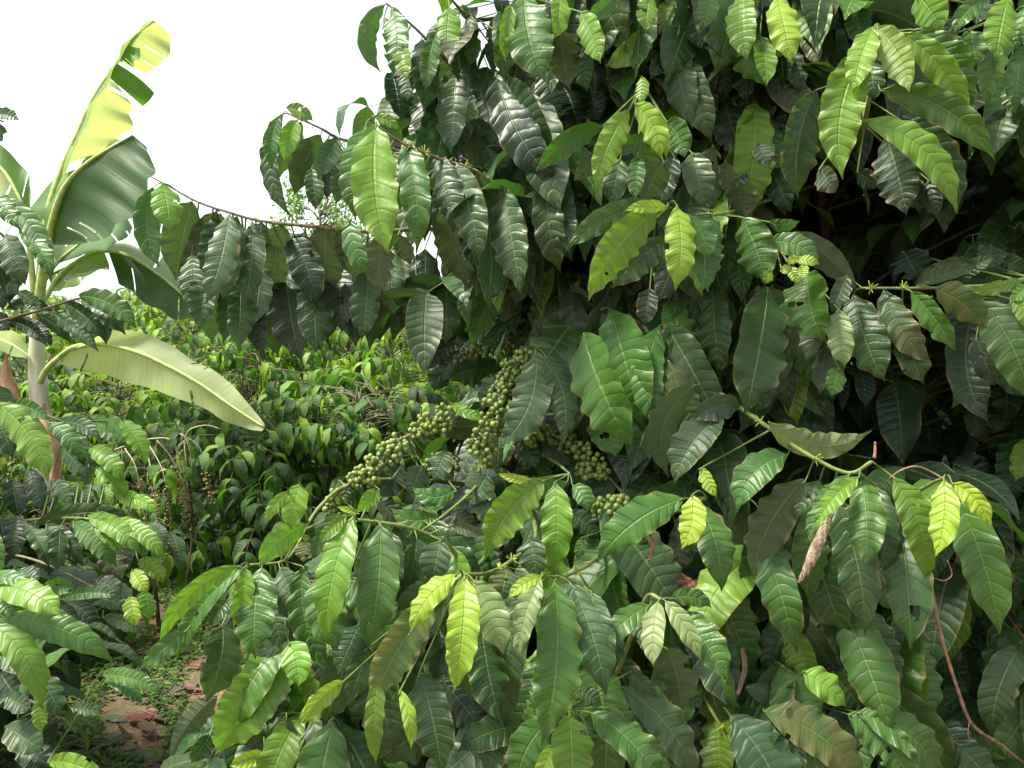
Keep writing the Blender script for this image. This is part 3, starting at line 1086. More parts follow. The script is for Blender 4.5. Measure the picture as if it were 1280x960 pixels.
# ------------------------------------------------------------------ dense inner foliage of the front trees (uncountable: one stuff part per tree)
def inside(poly, x, y):
    c = False; n = len(poly); j = n - 1
    for i in range(n):
        xi, yi = poly[i]; xj, yj = poly[j]
        if (yi > y) != (yj > y) and x < (xj - xi) * (y - yi) / (yj - yi) + xi: c = not c
        j = i
    return c
def shoots(starts, dirs, lens, npairs):
    """alternating pairs of leaves along curved shoots -> arrays for free_leaves, and the shoot polylines"""
    B = []; T0 = []; lines = []
    for s, d, L, n in zip(starts, dirs, lens, npairs):
        P = []; p = np.array(s); dd = np.array(d)
        for k in range(n + 1):
            P.append(p.copy()); dd = unit(dd + np.array([0, 0, -.16])); p = p + dd * (L / n)
        P = np.array(P); lines.append(P); hd = unit(dd * [1, 1, 0] + 1e-6); side = np.array([-hd[1], hd[0], 0])
        for k in range(1, n + 1):
            for sg in (-1, 1):
                B.append(P[k]); T0.append(unit(hd * random.uniform(.15, .8) + side * sg * random.uniform(.5, 1.1) + np.array([0, 0, random.uniform(-.35, .35)])))
    return np.array(B), np.array(T0), lines
def fill(tree, poly, n, dfun, codes, probs, trunk, box):
    st, di, le, npn = [], [], [], []
    x0, y0, x1, y1 = box; tries = 0
    while len(st) < n and tries < n * 20:
        tries += 1
        px, py = random.uniform(x0, x1), random.uniform(y0, y1)
        if not inside(poly, px, py): continue
        d = dfun(px, py)
        if d is None: continue
        p = at(px, py, d)
        if p[2] < 0.12: continue
        a = random.uniform(0, 6.28)
        st.append(p); di.append((math.cos(a), math.sin(a) * .8 - .35, random.uniform(-.3, .35))); le.append(random.uniform(.12, .3)); npn.append(random.choice((2, 3, 4)))
    B, T0, lines = shoots(st, di, le, npn); m = len(B)
    L = rng.uniform(.14, .25, m); Wm = L * rng.uniform(.31, .40, m)
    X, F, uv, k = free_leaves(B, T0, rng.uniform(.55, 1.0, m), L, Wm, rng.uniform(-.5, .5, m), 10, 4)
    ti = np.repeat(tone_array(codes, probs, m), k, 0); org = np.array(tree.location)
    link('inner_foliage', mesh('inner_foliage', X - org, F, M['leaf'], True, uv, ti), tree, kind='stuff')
    ac = Acc()
    for P in lines: ac.tube(P, .0022, .0012, 4, 2)
    # scaffold limbs that carry the shoots
    for i in range(0, len(lines), 14):
        s = lines[i][0]; q = trunk[int(np.abs(trunk[:, 2] - (s[2] - .25)).argmin())]
        ac.tube([q, (q + s) / 2 + np.array([0, 0, .05]), s], .006, .0025, 5, 3)
    link('twigs', ac.mesh('twigs', M['twig'], org), tree, kind='stuff')
POLY_MAIN = [(645, -700), (650, 40), (560, 110), (560, 190), (640, 330), (690, 400), (640, 440), (650, 560), (560, 630), (430, 700), (370, 760), (340, 880), (330, 1000), (320, 1500), (1010, 1500), (1010, -700)]
POLY_RIGHT = [(960, -700), (960, 1500), (2000, 1500), (2000, -700)]
HOLES = [(950, 175, 1200, 345), (880, 440, 1110, 560), (1130, 420, 1280, 560)]
def depth_fn(lo, hi):
    def f(px, py):
        r = random.random() ** 0.8
        for a, b, c, d in HOLES:
            if a < px < c and b < py < d: return 1.98 + 1.0 * r
        return lo + (hi - lo) * r
    return f
tm = BR['trunk_main'][1]; trr = BR['trunk_right'][1]; tl = BR['trunk_left'][1]
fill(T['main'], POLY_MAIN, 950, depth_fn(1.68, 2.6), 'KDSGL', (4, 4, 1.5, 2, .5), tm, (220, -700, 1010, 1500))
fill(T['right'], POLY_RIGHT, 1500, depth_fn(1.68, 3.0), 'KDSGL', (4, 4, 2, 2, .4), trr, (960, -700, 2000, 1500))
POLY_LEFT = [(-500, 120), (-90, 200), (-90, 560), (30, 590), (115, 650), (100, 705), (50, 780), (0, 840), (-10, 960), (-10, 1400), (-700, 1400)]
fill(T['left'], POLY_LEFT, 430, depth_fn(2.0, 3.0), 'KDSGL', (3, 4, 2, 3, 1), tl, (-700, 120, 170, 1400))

# outer layer of large hanging leaves in loose fans, one stuff part per tree
def fans(tree, poly, box, n, lo, hi, lens, codes, probs, trunk, skip=()):
    org = np.array(tree.location); ac = Acc(); tw = Acc(); sc_ = Acc(); GF2 = tris(grid_faces(6, 26)); c_ = 0; tries = 0
    while c_ < n and tries < n * 30:
        tries += 1
        px, py = random.uniform(box[0], box[2]), random.uniform(box[1], box[3])
        if not inside(poly, px, py): continue
        if any(a < px < c and b < py < d for a, b, c, d in HOLES): continue
        if any(a < px < c and b < py < d for a, b, c, d in skip): continue
        c_ += 1; D = random.uniform(lo, hi); node = at(px, py, D)
        for _ in range(random.choice((2, 3, 4, 4))):
            ang = random.gauss(0, .38); Lp = random.uniform(*lens) * 1.6 / D; q0 = (px + random.gauss(0, 9), py + random.gauss(0, 6)); q1 = (q0[0] + Lp * math.sin(ang), q0[1] + Lp * math.cos(ang))
            tn = random.choices(codes, probs)[0]; und = random.random() < .18
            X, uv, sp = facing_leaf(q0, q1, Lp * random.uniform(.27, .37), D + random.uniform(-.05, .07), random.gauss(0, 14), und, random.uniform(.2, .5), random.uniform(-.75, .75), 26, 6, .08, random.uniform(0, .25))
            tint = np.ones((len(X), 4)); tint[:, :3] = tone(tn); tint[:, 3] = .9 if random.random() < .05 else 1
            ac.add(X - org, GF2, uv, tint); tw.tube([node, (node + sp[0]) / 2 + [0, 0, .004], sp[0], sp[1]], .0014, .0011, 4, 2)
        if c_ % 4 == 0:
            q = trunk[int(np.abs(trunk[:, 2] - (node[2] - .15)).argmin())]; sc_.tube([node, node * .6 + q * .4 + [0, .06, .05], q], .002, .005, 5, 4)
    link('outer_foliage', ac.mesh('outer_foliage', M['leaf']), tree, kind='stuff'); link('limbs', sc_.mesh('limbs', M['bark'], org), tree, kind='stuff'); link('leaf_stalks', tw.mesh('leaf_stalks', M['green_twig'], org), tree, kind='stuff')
SK = [(545, 440, 780, 620)]
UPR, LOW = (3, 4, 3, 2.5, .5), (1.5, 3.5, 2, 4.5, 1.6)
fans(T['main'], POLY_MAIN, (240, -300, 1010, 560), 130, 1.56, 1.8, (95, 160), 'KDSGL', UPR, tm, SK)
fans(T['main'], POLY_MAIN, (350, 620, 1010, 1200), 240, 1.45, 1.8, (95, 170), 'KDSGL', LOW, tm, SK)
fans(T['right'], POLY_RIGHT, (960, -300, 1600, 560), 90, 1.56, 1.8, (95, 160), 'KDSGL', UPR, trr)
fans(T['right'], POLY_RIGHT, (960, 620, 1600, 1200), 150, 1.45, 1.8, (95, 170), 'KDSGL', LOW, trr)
# ------------------------------------------------------------------ cherries, buds
def ico(r=1.0):
    bm_ = __import__('bmesh').new(); __import__('bmesh').ops.create_icosphere(bm_, subdivisions=2, radius=r)
    V = np.array([v.co[:] for v in bm_.verts]); F = np.array([[v.index for v in f.verts] for f in bm_.faces]); bm_.free(); return V, F
IV, IF = ico()
def berry_mesh(name, mat, sc=(1, 1, 1.12)):
    V = IV * np.array(sc) * 0.0063; V = V.copy(); top = V[:, 2] > .0055; V[top, 2] = .0055 - (V[top, 2] - .0055)
    return mesh(name, V, IF, mat)
bm1 = berry_mesh('cherry', M['berry']); bm2 = berry_mesh('cherry_long', M['berry'], (.92, .96, 1.22))
CL = """
fruit1 1.62 : 680 400 38, 700 395 26, 640 430 42, 620 470 40, 600 505 36
fruit1 1.56 : 580 545 34, 610 560 42, 570 600 42, 545 640 42, 590 630 36, 520 690 36, 560 710 34
fruit2 1.62 : 425 580 42, 400 620 40, 350 615 42, 330 640 36
fruit2 1.58 : 260 680 42, 235 710 44, 195 735 42, 150 770 44, 120 800 36, 175 790 34, 60 860 34, 40 880 30
fruit3 1.62 : 700 620 32, 740 640 38, 790 660 38, 830 680 36, 700 660 30
fruit3 1.56 : 870 700 32, 905 745 42, 935 770 30, 880 765 28
fruit1 1.72 : 650 680 38, 680 690 34, 400 740 40, 440 750 34, 370 750 32
fruit4 1.88 : 575 345 40, 610 370 40, 540 360 34, 500 395 32, 640 350 30
diag 1.56 : 1225 530 28, 1250 550 26, 1150 520 20
fruit3 1.50 : 970 885 40, 945 905 32, 1000 880 30, 985 920 26, 920 880 24
"""
nb = 0; rest = {}
for ln in CL.strip().splitlines():
    h, cs = ln.split(':'); bn, D = h.split(); D = float(D); ob, pts, tr = BR[bn]
    for cc in cs.split(','):
        x, y, r = map(float, cc.split()); c0 = at(400 + x * .375, 300 + y * .375, D); R = r * .375 * D / FPX
        placed = []
        for _ in range(400):
            v = np.array([random.gauss(0, 1) for _ in range(3)]); v = v / np.linalg.norm(v) * R * random.random() ** .4; v[1] -= 0.25 * R
            if all(np.linalg.norm(v - p) > .0098 for p in placed): placed.append(v)
            if len(placed) >= 12 + int(r / 5): break
        placed.sort(key=lambda q: q[1])
        for iv, v in enumerate(placed):
            if iv >= 9 or nb >= 298:
                sc_ = random.uniform(.7, .98); rest.setdefault(bn, Acc()).add(IV * 0.0063 * sc_ * np.array([1, 1, 1.12]) + c0 + v, IF); continue
            o = bpy.data.objects.new('cherry', random.choice((bm1, bm2))); C.objects.link(o); o.parent = ob
            o.location = c0 + v - np.array(T[tr].location); s = random.uniform(.68, 1.0); o.scale = (s, s, s)
            o.rotation_euler = (random.uniform(0, 3), random.uniform(0, 3), random.uniform(0, 6)); nb += 1
for bn, ac in rest.items(): link('cherries', ac.mesh('cherries', M['berry'], np.array(T[BR[bn][2]].location)), BR[bn][0], kind='stuff')
print('cherries', nb)
def bud_cluster(ac, p, n, size):
    for _ in range(n):
        d = unit(np.array([random.gauss(0, 1), random.gauss(-.4, .8), random.gauss(.4, .9)]))
        ac.tube([p, p + d * size * .6, p + d * size * random.uniform(.8, 1.3)], .0016, .0005, 5, 2)
for bn, spots in {'arch3': (20, 26, 30, 35, 38), 'diag': (28, 36, 44, 50, 58), 'stem5': (18, 24, 30, 35), 'spray1': (27, 31, 33), 'node6': (16, 20), 'node5': (22,), 'fruit1': (50,), 'node3': (30,), 'top1': (14, 22), 'mid1': (20,)}.items():
    ob, pts, tr = BR[bn]; ac = Acc()
    for s in spots:
        if s < len(pts): bud_cluster(ac, pts[s], 9, .012)
    if ac.n: link('buds', ac.mesh('buds', M['bud'], np.array(T[tr].location)), ob)

# ------------------------------------------------------------------ dead stem, dry curled leaves caught in the front trees
def strip(pts, widths, D, mat, name, label, cat, drift=0.0):
    P = catmull([at(x, y, D + drift * i) for i, (x, y) in enumerate(pts)], 8); w = np.interp(np.linspace(0, 1, len(P)), np.linspace(0, 1, len(widths)), widths)
    Td = unit(np.gradient(P, axis=0)); V = unit(CO - P); Wd = unit(np.cross(Td, V)); X = []
    for j, u in enumerate(np.linspace(-1, 1, 7)):
        X.append(P + Wd * (w * u * .5)[:, None] + V * (w * (.32 * (1 - u * u)) + .003 * np.sin(np.arange(len(P)) * 1.3 + j * 2))[:, None])
    X = np.stack(X, 1).reshape(-1, 3); F = tris(grid_faces(6, len(P) - 1))
    X2 = X - np.repeat(V, 7, 0) * .0012 
    tag(link(name, mesh(name, np.vstack([X, X2]) - P[0], np.vstack([F, F[:, ::-1] + len(X)]), mat), None, P[0]), label, cat)
strip([(1040, 642), (1030, 662), (1018, 690), (1008, 712), (998, 728)], [.004, .014, .018, .012, .004], 1.21, M['dry'], 'dry_leaf', 'dry rolled grey-brown leaf caught between the green leaves, right of centre', 'dead leaf')
strip([(828, 705), (842, 722), (860, 735), (880, 738), (905, 742)], [.01, .032, .036, .028, .01], 1.45, M['maroon'], 'dead_leaf', 'dark maroon shrivelled leaf lying behind the striped young leaves', 'dead leaf')
strip([(812, 664), (816, 685), (811, 704)], [.004, .008, .003], 1.36, M['dead_stem'], 'dead_leaf_strip', 'thin brown withered strip hanging over a drab leaf above the maroon leaf', 'dead leaf')
strip([(928, 810), (931, 836), (922, 868)], [.007, .009, .006], 1.4, M['dry'], 'twig_stub', 'short pale broken twig hanging below the pair of glossy leaves', 'twig')
V, F, P = tube([at(1162, 712, 1.34), at(1166, 745, 1.33), at(1178, 800, 1.32), at(1196, 858, 1.33), at(1215, 905, 1.35), at(1250, 930, 1.4), at(1300, 965, 1.5), at(1420, 1020, 1.9)], .0034, .0022, 7, .14, 6)
dv = empty('dead_vine', P[0], 'long dead red-brown stem hanging down past the leaves at lower right', 'dead stem')
link('stem', mesh('stem', V - P[0], tri_fix(F), M['dead_stem']), dv)
for pp in ([(1172, 780), (1160, 778), (1155, 790), (1163, 800)], [(1166, 722), (1180, 726), (1190, 718), (1184, 700)], [(1212, 900), (1210, 918), (1214, 926)]):
    V, F, _ = tube([at(x, y, 1.33) for x, y in pp], .0011, .0006, 5, 0, 5); link('tendril', mesh('tendril', V - P[0], tri_fix(F), M['dead_stem']), dv)
V, F, P = tube([at(1112, 598, 1.33), at(1126, 588, 1.32), at(1146, 583, 1.32), at(1168, 592, 1.31), at(1186, 604, 1.3), at(1232, 640, 1.3), at(1240, 655, 1.3)], .0016, .0010, 6, .1, 6)
tag(link('dry_tendril', mesh('dry_tendril', V - P[0], tri_fix(F), M['dead_stem']), None, P[0]), 'thin dry orange-brown tendril arching over the bright cluster at right', 'tendril')
V, F, P = tube([at(1093, 573, 1.31), at(1094, 563, 1.31), at(1094, 552, 1.31)], .0028, .0018, 7, .1, 4)
tag(link('dry_stub', mesh('dry_stub', V - P[0], tri_fix(F), M['dead_stem']), BR['diag'][0], P[0] - np.array(T['main'].location)))

# ------------------------------------------------------------------ BANANA PLANT
BP = empty('banana_plant', root_at(45, 5.2), 'banana plant with pale stem and huge torn leaves against the white sky', 'banana plant')
org = np.array(BP.location)
def rail(M_, L_, R_, n=6):
    return catmull(M_, n), catmull(L_, n), catmull(R_, n)
def blade(name, mid, edge, col, D=5.2, side=1, nu=8, sag=0.06, label=None, parent=None, brown=0.0, ripple=0.012, tears=2):
    """half blade between the midrib and an edge; points (px, py, distance offset)"""
    m = catmull([at(x, y, D + z) for x, y, z in mid], 16); e = catmull([at(x, y, D + z) for x, y, z in edge], 16)
    k = min(len(m), len(e)); m, e = m[:k], e[:k]; u = np.linspace(0, 1, nu + 1)
    across = unit(e - m); al = unit(np.gradient(m, axis=0)); N = unit(np.cross(al, across)); wd = np.linalg.norm(e - m, axis=1)
    X = m[:, None] * (1 - u)[None, :, None] + e[:, None] * u[None, :, None]
    rip = ripple * np.sin(np.arange(k)[:, None] * .31 + u[None] * 1.2) * u[None] + ripple * .12 * rng.uniform(-1, 1, (k, 1)) * u[None] ** 2
    X = X + N[:, None] * ((side * sag * np.sin(math.pi * u * .8))[None] * wd[:, None] + rip)[..., None]
    X[:, -1] += al * (rng.uniform(-.5, .5, (k, 1)) * ripple * .25)
    uv = np.stack(np.broadcast_arrays(u[None], np.linspace(0, 1, k)[:, None]), -1).reshape(-1, 2)
    tint = np.zeros((k * (nu + 1), 4)); tint[:, :3] = col; tint[:, 3] = 1
    p = parent or BP; gf = grid_faces(nu, k - 1); ii, jj = np.divmod(np.arange(len(gf)), nu); keep = np.ones(len(gf), bool)
    for _ in range(tears):                # wind splits running in from the edge
        r_ = random.randint(3, max(4, k - 6)); keep &= ~((ii == r_) & (jj >= random.randint(1, nu - 2)))
    return link(name, mesh(name, X.reshape(-1, 3) - org, tris(gf[keep]), M['banana'], True, uv, tint), p, label=label)
def midrib(pts, r0, r1, D=5.2):
    V, F, _ = tube([at(x, y, D + z) for x, y, z in pts], r0, r1, 8, 0, 8); return mesh('midrib', V - org, tri_fix(F), M['midrib'])
BG, BD, BL, BY = (0.075, 0.17, 0.03), (0.035, 0.085, 0.022), (0.17, 0.26, 0.08), (0.30, 0.36, 0.15)
def bleaf(pts, r0, r1, label, D=5.2):
    return link('leaf', midrib(pts, r0, r1, D), BP, label=label)
# upright torn leaf
l = bleaf([(47, 420, 0), (52, 330, 0), (62, 260, 0), (80, 205, .05), (98, 165, .1), (116, 125, .15), (136, 93, .2), (150, 72, .25), (168, 45, .3), (193, 26, .35)], .030, .006, 'upright leaf torn into strips')
blade('half_blade', [(80, 205, .05), (90, 184, .08), (106, 147, .12), (122, 115, .17), (134, 97, .2)], [(134, 196, .5), (150, 178, .6), (166, 158, .6), (166, 136, .6), (152, 108, .5)], BY, parent=l, ripple=.02)
blade('torn_strip', [(135, 96, .2), (141, 85, .2), (146, 79, .22)], [(178, 133, .35), (186, 126, .35), (191, 119, .35)], BG, parent=l, nu=10, sag=-.15, tears=0)
blade('half_blade', [(148, 76, .22), (158, 60, .26), (170, 43, .3), (182, 33, .33), (193, 26, .35)], [(184, 92, .5), (196, 84, .5), (212, 68, .5), (214, 50, .5), (206, 36, .4)], BY, parent=l)
blade('half_blade', [(80, 205, .05), (98, 165, .1), (116, 125, .15), (136, 93, .2), (150, 72, .25), (168, 45, .3), (193, 26, .35)], [(66, 232, -.3), (90, 176, -.3), (110, 132, -.25), (132, 96, -.1), (146, 70, .1), (164, 44, .2), (190, 25, .3)], BL, parent=l, nu=4)
blade('torn_strip', [(150, 72, .24), (156, 62, .26), (160, 56, .28)], [(163, 82, .1), (170, 74, .1), (176, 60, .1)], BG, parent=l, nu=5)
# big dark leaf seen from below
l = bleaf([(46, 400, -.1), (54, 340, -.2), (60, 308, -.3), (66, 277, -.4), (76, 245, -.5), (90, 222, -.55), (112, 202, -.6), (140, 184, -.6), (166, 169, -.6)], .032, .006, 'broad dark green leaf seen from below')
blade('half_blade', [(60, 306, -.3), (68, 270, -.4), (80, 238, -.5), (98, 214, -.58), (120, 196, -.6), (142, 182, -.6), (166, 169, -.6)], [(92, 302, -.7), (110, 300, -.8), (140, 278, -.9), (162, 258, -.9), (176, 232, -.9), (188, 210, -.8), (184, 184, -.6)], BD, parent=l, sag=.12, ripple=.02)
blade('half_blade', [(58, 312, -.3), (66, 277, -.4), (76, 245, -.5), (92, 220, -.55), (116, 200, -.6), (142, 183, -.6), (165, 169, -.6)], [(30, 318, .1), (26, 280, .1), (34, 245, .1), (80, 208, .0), (108, 192, -.2), (136, 177, -.4), (163, 168, -.6)], BG, parent=l, sag=-.1)
# small one behind it
l = bleaf([(50, 360, .1), (70, 330, .2), (100, 305, .3), (130, 285, .4), (155, 272, .4)], .016, .005, 'narrow leaf behind the broad dark one')
blade('half_blade', [(70, 330, .2), (100, 305, .3), (130, 285, .4), (157, 270, .4)], [(95, 318, .2), (122, 312, .1), (145, 303, .1), (165, 284, .2)], BG, parent=l)
blade('half_blade', [(70, 330, .2), (100, 305, .3), (130, 285, .4), (157, 270, .4)], [(68, 300, .5), (95, 285, .6), (125, 275, .6), (153, 268, .5)], BL, parent=l)
# leaf bending right and down, dark beneath
l = bleaf([(52, 380, .2), (75, 345, .3), (105, 322, .4), (135, 314, .4), (165, 322, .3), (200, 345, .2), (228, 368, .1), (254, 390, 0)], .020, .005, 'leaf arching to the right over the far shrubs')
blade('half_blade', [(135, 314, .4), (165, 322, .3), (200, 345, .2), (228, 368, .1), (256, 392, 0)], [(145, 348, .1), (170, 366, .0), (200, 384, -.1), (228, 397, -.1), (256, 394, 0)], BD, parent=l, sag=.12)
blade('half_blade', [(105, 322, .4), (135, 314, .4), (165, 322, .3), (200, 345, .2), (228, 368, .1), (256, 392, 0)], [(112, 314, .7), (140, 308, .8), (176, 312, .8), (208, 330, .7), (235, 352, .5), (258, 388, .1)], BL, parent=l)
blade('half_blade', [(66, 355, .3), (85, 337, .35), (105, 322, .4), (130, 314, .4)], [(70, 362, .1), (95, 345, .1), (125, 336, .1), (136, 333, .1)], BL, parent=l)
# pale hanging leaf
l = bleaf([(50, 478, -.1), (58, 462, -.15), (70, 450, -.2), (92, 434, -.3), (125, 430, -.45), (165, 438, -.6), (205, 455, -.7), (250, 480, -.8), (290, 508, -.9), (330, 534, -1.0)], .020, .005, 'long pale yellow-green leaf drooping to the right')
blade('half_blade', [(92, 434, -.3), (125, 430, -.45), (165, 438, -.6), (205, 455, -.7), (250, 480, -.8), (290, 508, -.9), (331, 535, -1.0)], [(100, 428, -.5), (150, 412, -.6), (200, 425, -.6), (240, 450, -.7), (272, 466, -.8), (304, 496, -.9), (330, 530, -1.0)], (0.40, 0.46, 0.22), parent=l, ripple=.008)
blade('half_blade', [(88, 436, -.3), (125, 430, -.45), (165, 438, -.6), (205, 455, -.7), (250, 480, -.8), (290, 508, -.9), (331, 535, -1.0)], [(72, 456, -.2), (116, 466, -.3), (158, 478, -.5), (205, 492, -.7), (256, 512, -.8), (292, 532, -.85), (328, 539, -1.0)], (0.35, 0.42, 0.18), parent=l, ripple=.008)
# leaf at the left edge, and one behind
l = bleaf([(42, 470, 0), (38, 452, 0), (30, 442, 0), (0, 425, .1), (-60, 420, .2)], .016, .006, 'pale leaf running off the left edge')
blade('half_blade', [(38, 446, 0), (10, 428, .1), (-30, 422, .2), (-80, 425, .2)], [(42, 438, .2), (15, 412, .3), (-20, 400, .3), (-80, 405, .3)], (0.28, 0.36, 0.12), parent=l)
blade('half_blade', [(38, 446, 0), (10, 428, .1), (-30, 422, .2), (-80, 425, .2)], [(30, 452, -.2), (5, 442, -.2), (-30, 440, -.2), (-80, 445, -.1)], (0.24, 0.33, 0.10), parent=l)
l = bleaf([(44, 400, 0), (36, 300, 0), (20, 240, .1), (-10, 200, .2), (-60, 180, .3)], .022, .006, 'leaf folding over behind the upper left twigs')
blade('half_blade', [(38, 290, 0), (22, 245, .1), (-8, 205, .2), (-60, 185, .3)], [(40, 235, .2), (32, 210, .3), (-5, 178, .3), (-60, 165, .4)], BG, parent=l)
blade('half_blade', [(38, 290, 0), (22, 245, .1), (-8, 205, .2), (-60, 185, .3)], [(18, 280, -.3), (5, 262, -.3), (-20, 240, -.2), (-60, 225, -.2)], BY, parent=l)
l = bleaf([(46, 430, 0), (44, 360, .3), (60, 345, .5), (90, 330, .6)], .014, .006, 'pale short leaf in the gap')
blade('half_blade', [(60, 345, .5), (80, 334, .6), (110, 328, .7)], [(66, 362, .4), (92, 358, .5), (112, 340, .6)], BL, parent=l)
# pseudostem
P = [at(60, 1000, 5.2)] ; P[0] = np.array([org[0] + .05, org[1], -.05])
V, F, _ = tube([P[0], at(62, 600, 5.2), at(52, 530, 5.2), at(47, 470, 5.2), at(46, 430, 5.2), at(47, 370, 5.2)], .085, .035, 16, .03, 6)
link('pseudostem', mesh('pseudostem', V - org, tri_fix(F), M['pseudostem']), BP)
def sheath(pts, ws, D):
    Pp = catmull([at(x, y, D) for x, y in pts], 6); w = np.interp(np.linspace(0, 1, len(Pp)), np.linspace(0, 1, len(ws)), ws); X = []
    Tn = unit(np.gradient(Pp, axis=0)); Vw = unit(CO - Pp); Wd = unit(np.cross(Tn, Vw))
    for u in np.linspace(-1, 1, 7): X.append(Pp + Wd * (w * u * .5)[:, None] + Vw * (w * .35 * (1 - u * u))[:, None])
    X = np.stack(X, 1).reshape(-1, 3); link('dry_sheath', mesh('dry_sheath', X - org, tris(grid_faces(6, len(Pp) - 1)), M['sheath']), BP)
sheath([(8, 442), (8, 470), (12, 495), (20, 540)], [.01, .07, .12, .14], 5.1)
sheath([(52, 505), (58, 530), (66, 560), (70, 600)], [.04, .09, .10, .06], 5.05)
sheath([(-8, 470), (0, 500), (6, 520), (4, 560)], [.03, .09, .10, .1], 5.15)

# ------------------------------------------------------------------ SHRUBS BEHIND
def leaf_template(droop, roll, nt_=8, nu=2):
    X, F, uv, k = free_leaves(np.zeros((1, 3)), np.array([[1.0, 0, .15]]), np.array([droop]), np.array([1.0]), np.array([.37]), np.array([roll]), nt_, nu)
    return X, F, uv
TPL = [leaf_template(d, r) for d, r in ((.6, 0), (.8, .3), (.9, -.3), (1.0, .2), (.85, .5), (1.0, -.45))]
TPM = {}
for ti, (X, F, uv) in enumerate(TPL):
    for c in 'YLGDKP':
        col = np.zeros((len(X), 4)); col[:, :3] = tone(c, .1); col[:, 3] = 1
        TPM[ti, c] = mesh('leaf', X, F, M['leaf_far'], True, uv, col)
def shrub(x, y, h, r, nshoot, tones, nparts, label, cat='coffee shrub', group=None, leaf=(.11, .17), sparse=1.0, zoff=0.0):
    z0 = float(terrain(x, y)) + zoff; root = empty('coffee_shrub', (x, y, z0), label, cat, group)
    codes, probs = tones; st, di, le, npn, stems = [], [], [], [], []
    ac = Acc()
    for s in range(4):
        a = random.uniform(0, 6.28); tx, ty = math.cos(a) * r * .35, math.sin(a) * r * .35
        stems.append(catmull([(0.04 * math.cos(a), .04 * math.sin(a), -.05), (tx * .5, ty * .5, h * .45), (tx, ty, h * .92)], 8)); V, F, _ = tube(stems[-1], .018, .006, 6, .08, 1, False); ac.add(V, tri_fix(F))
    for i in range(int(nshoot * 1.7)):
        s = random.choice(stems); hz = random.random(); q = s[min(len(s) - 1, int(2 + hz * (len(s) - 3)))]
        a = random.uniform(0, 6.28); prof = math.sin(math.pi * min(1, (0.28 + .6 * hz))) ** .5
        reach = r * prof * random.uniform(.5, 1.05); d = np.array([math.cos(a), math.sin(a), random.uniform(.1, .6)])
        e = q + unit(d) * reach * .55; ac.tube([q, (q + e) / 2 + np.array([0, 0, .03]), e], .006, .003, 4, 2)
        st.append(e); di.append(unit(d)); le.append(reach * .5 + .12); npn.append(random.choice((3, 4, 5)))
    B, T0, lines = shoots(st, di, le, npn)
    for P in lines: ac.tube(P, .003, .0015, 3, 1)
    link('stems', ac.mesh('stems', M['twig']), root)
    n = len(B); L = rng.uniform(leaf[0], leaf[1], n); ti = rng.integers(0, len(TPL), n)
    cc = rng.choice(list(codes), n, p=np.array(probs) / sum(probs)); az = np.arctan2(T0[:, 1], T0[:, 0]); tilt = rng.uniform(-.15, .75, n)
    # keep as parts those that show largest: nearest the camera side and high
    loc = np.array([x, y, z0]); front = np.linalg.norm(B + loc - CO, axis=1); order = np.argsort(front); parts = set(order[:nparts].tolist())
    XA, FA, UA, CA = [], [], [], []; off = 0
    for i in range(n):
        cz, sz = math.cos(az[i]), math.sin(az[i]); ct, s_t = math.cos(tilt[i]), math.sin(tilt[i])
        R = np.array([[cz, -sz, 0], [sz, cz, 0], [0, 0, 1]]) @ np.array([[ct, 0, s_t], [0, 1, 0], [-s_t, 0, ct]])
        if i in parts:
            o = bpy.data.objects.new('leaf', TPM[ti[i], cc[i]]); C.objects.link(o); o.parent = root
            m = Matrix(np.vstack([np.hstack([R * L[i], B[i][:, None]]), [0, 0, 0, 1]]).tolist()); o.matrix_local = m
        else:
            X, F, uv = TPL[ti[i]]; XA.append(X @ (R * L[i]).T + B[i]); FA.append(F + off); UA.append(uv); off += len(X)
            t4 = np.ones((len(X), 4)); t4[:, :3] = np.array(TONE[cc[i]]) * random.uniform(.8, 1.2); CA.append(t4)
    if XA: link('foliage', mesh('foliage', np.vstack(XA), np.vstack(FA), M['leaf_far'], True, np.vstack(UA), np.vstack(CA)), root, kind='stuff')
    return root
def sx(px, y): return (px - 640) / FPX * y
NEAR = ('GDLKY', (4, 3.5, 2.5, 1, .6)); SUNNY = ('LGYDP', (4.5, 2, 4.2, 1.5, 1.2)); DARK = ('DKG', (4, 4, 3)); MIX = ('GDLYP', (4, 2, 3.5, 1, .6))  # SUNNY and DARK put sunlight and shade into the leaf colour mix
shrub(sx(330, 4.9), 4.9, 1.12, .75, 95, NEAR, 290, 'low dark coffee shrub beside the path, below the tip of the pale banana leaf')
shrub(sx(15, 3.9), 3.9, 0.9, .45, 50, NEAR, 160, 'low leafy coffee shrub at the foot of the banana stem, left edge')
shrub(sx(215, 5.8), 5.8, 0.95, .65, 70, NEAR, 200, 'small coffee shrub behind the bare fruiting twigs')
shrub(sx(425, 5.2), 5.2, 1.35, .70, 90, NEAR, 290, 'mid green coffee shrub just left of the heavy cherry clusters')
shrub(sx(515, 6.0), 6.0, 1.75, .75, 90, SUNNY, 260, 'bright yellow-green coffee shrub seen in the gap left of the trunk')
shrub(sx(120, 6.6), 6.6, 1.3, .8, 90, SUNNY, 240, 'sunlit coffee shrub under the pale banana leaf, right of the banana stem')
shrub(sx(330, 7.2), 7.2, 1.6, .85, 100, MIX, 240, 'coffee shrub in the second row right above the pale banana leaf tip')
shrub(sx(10, 6.8), 6.8, 1.5, .9, 80, DARK, 120, 'shaded coffee shrub behind the banana stem at the left edge')
shrub(sx(440, 7.8), 7.8, 1.85, .9, 95, SUNNY, 150, 'coffee shrub showing under the dark hanging leaves of the long left branch')
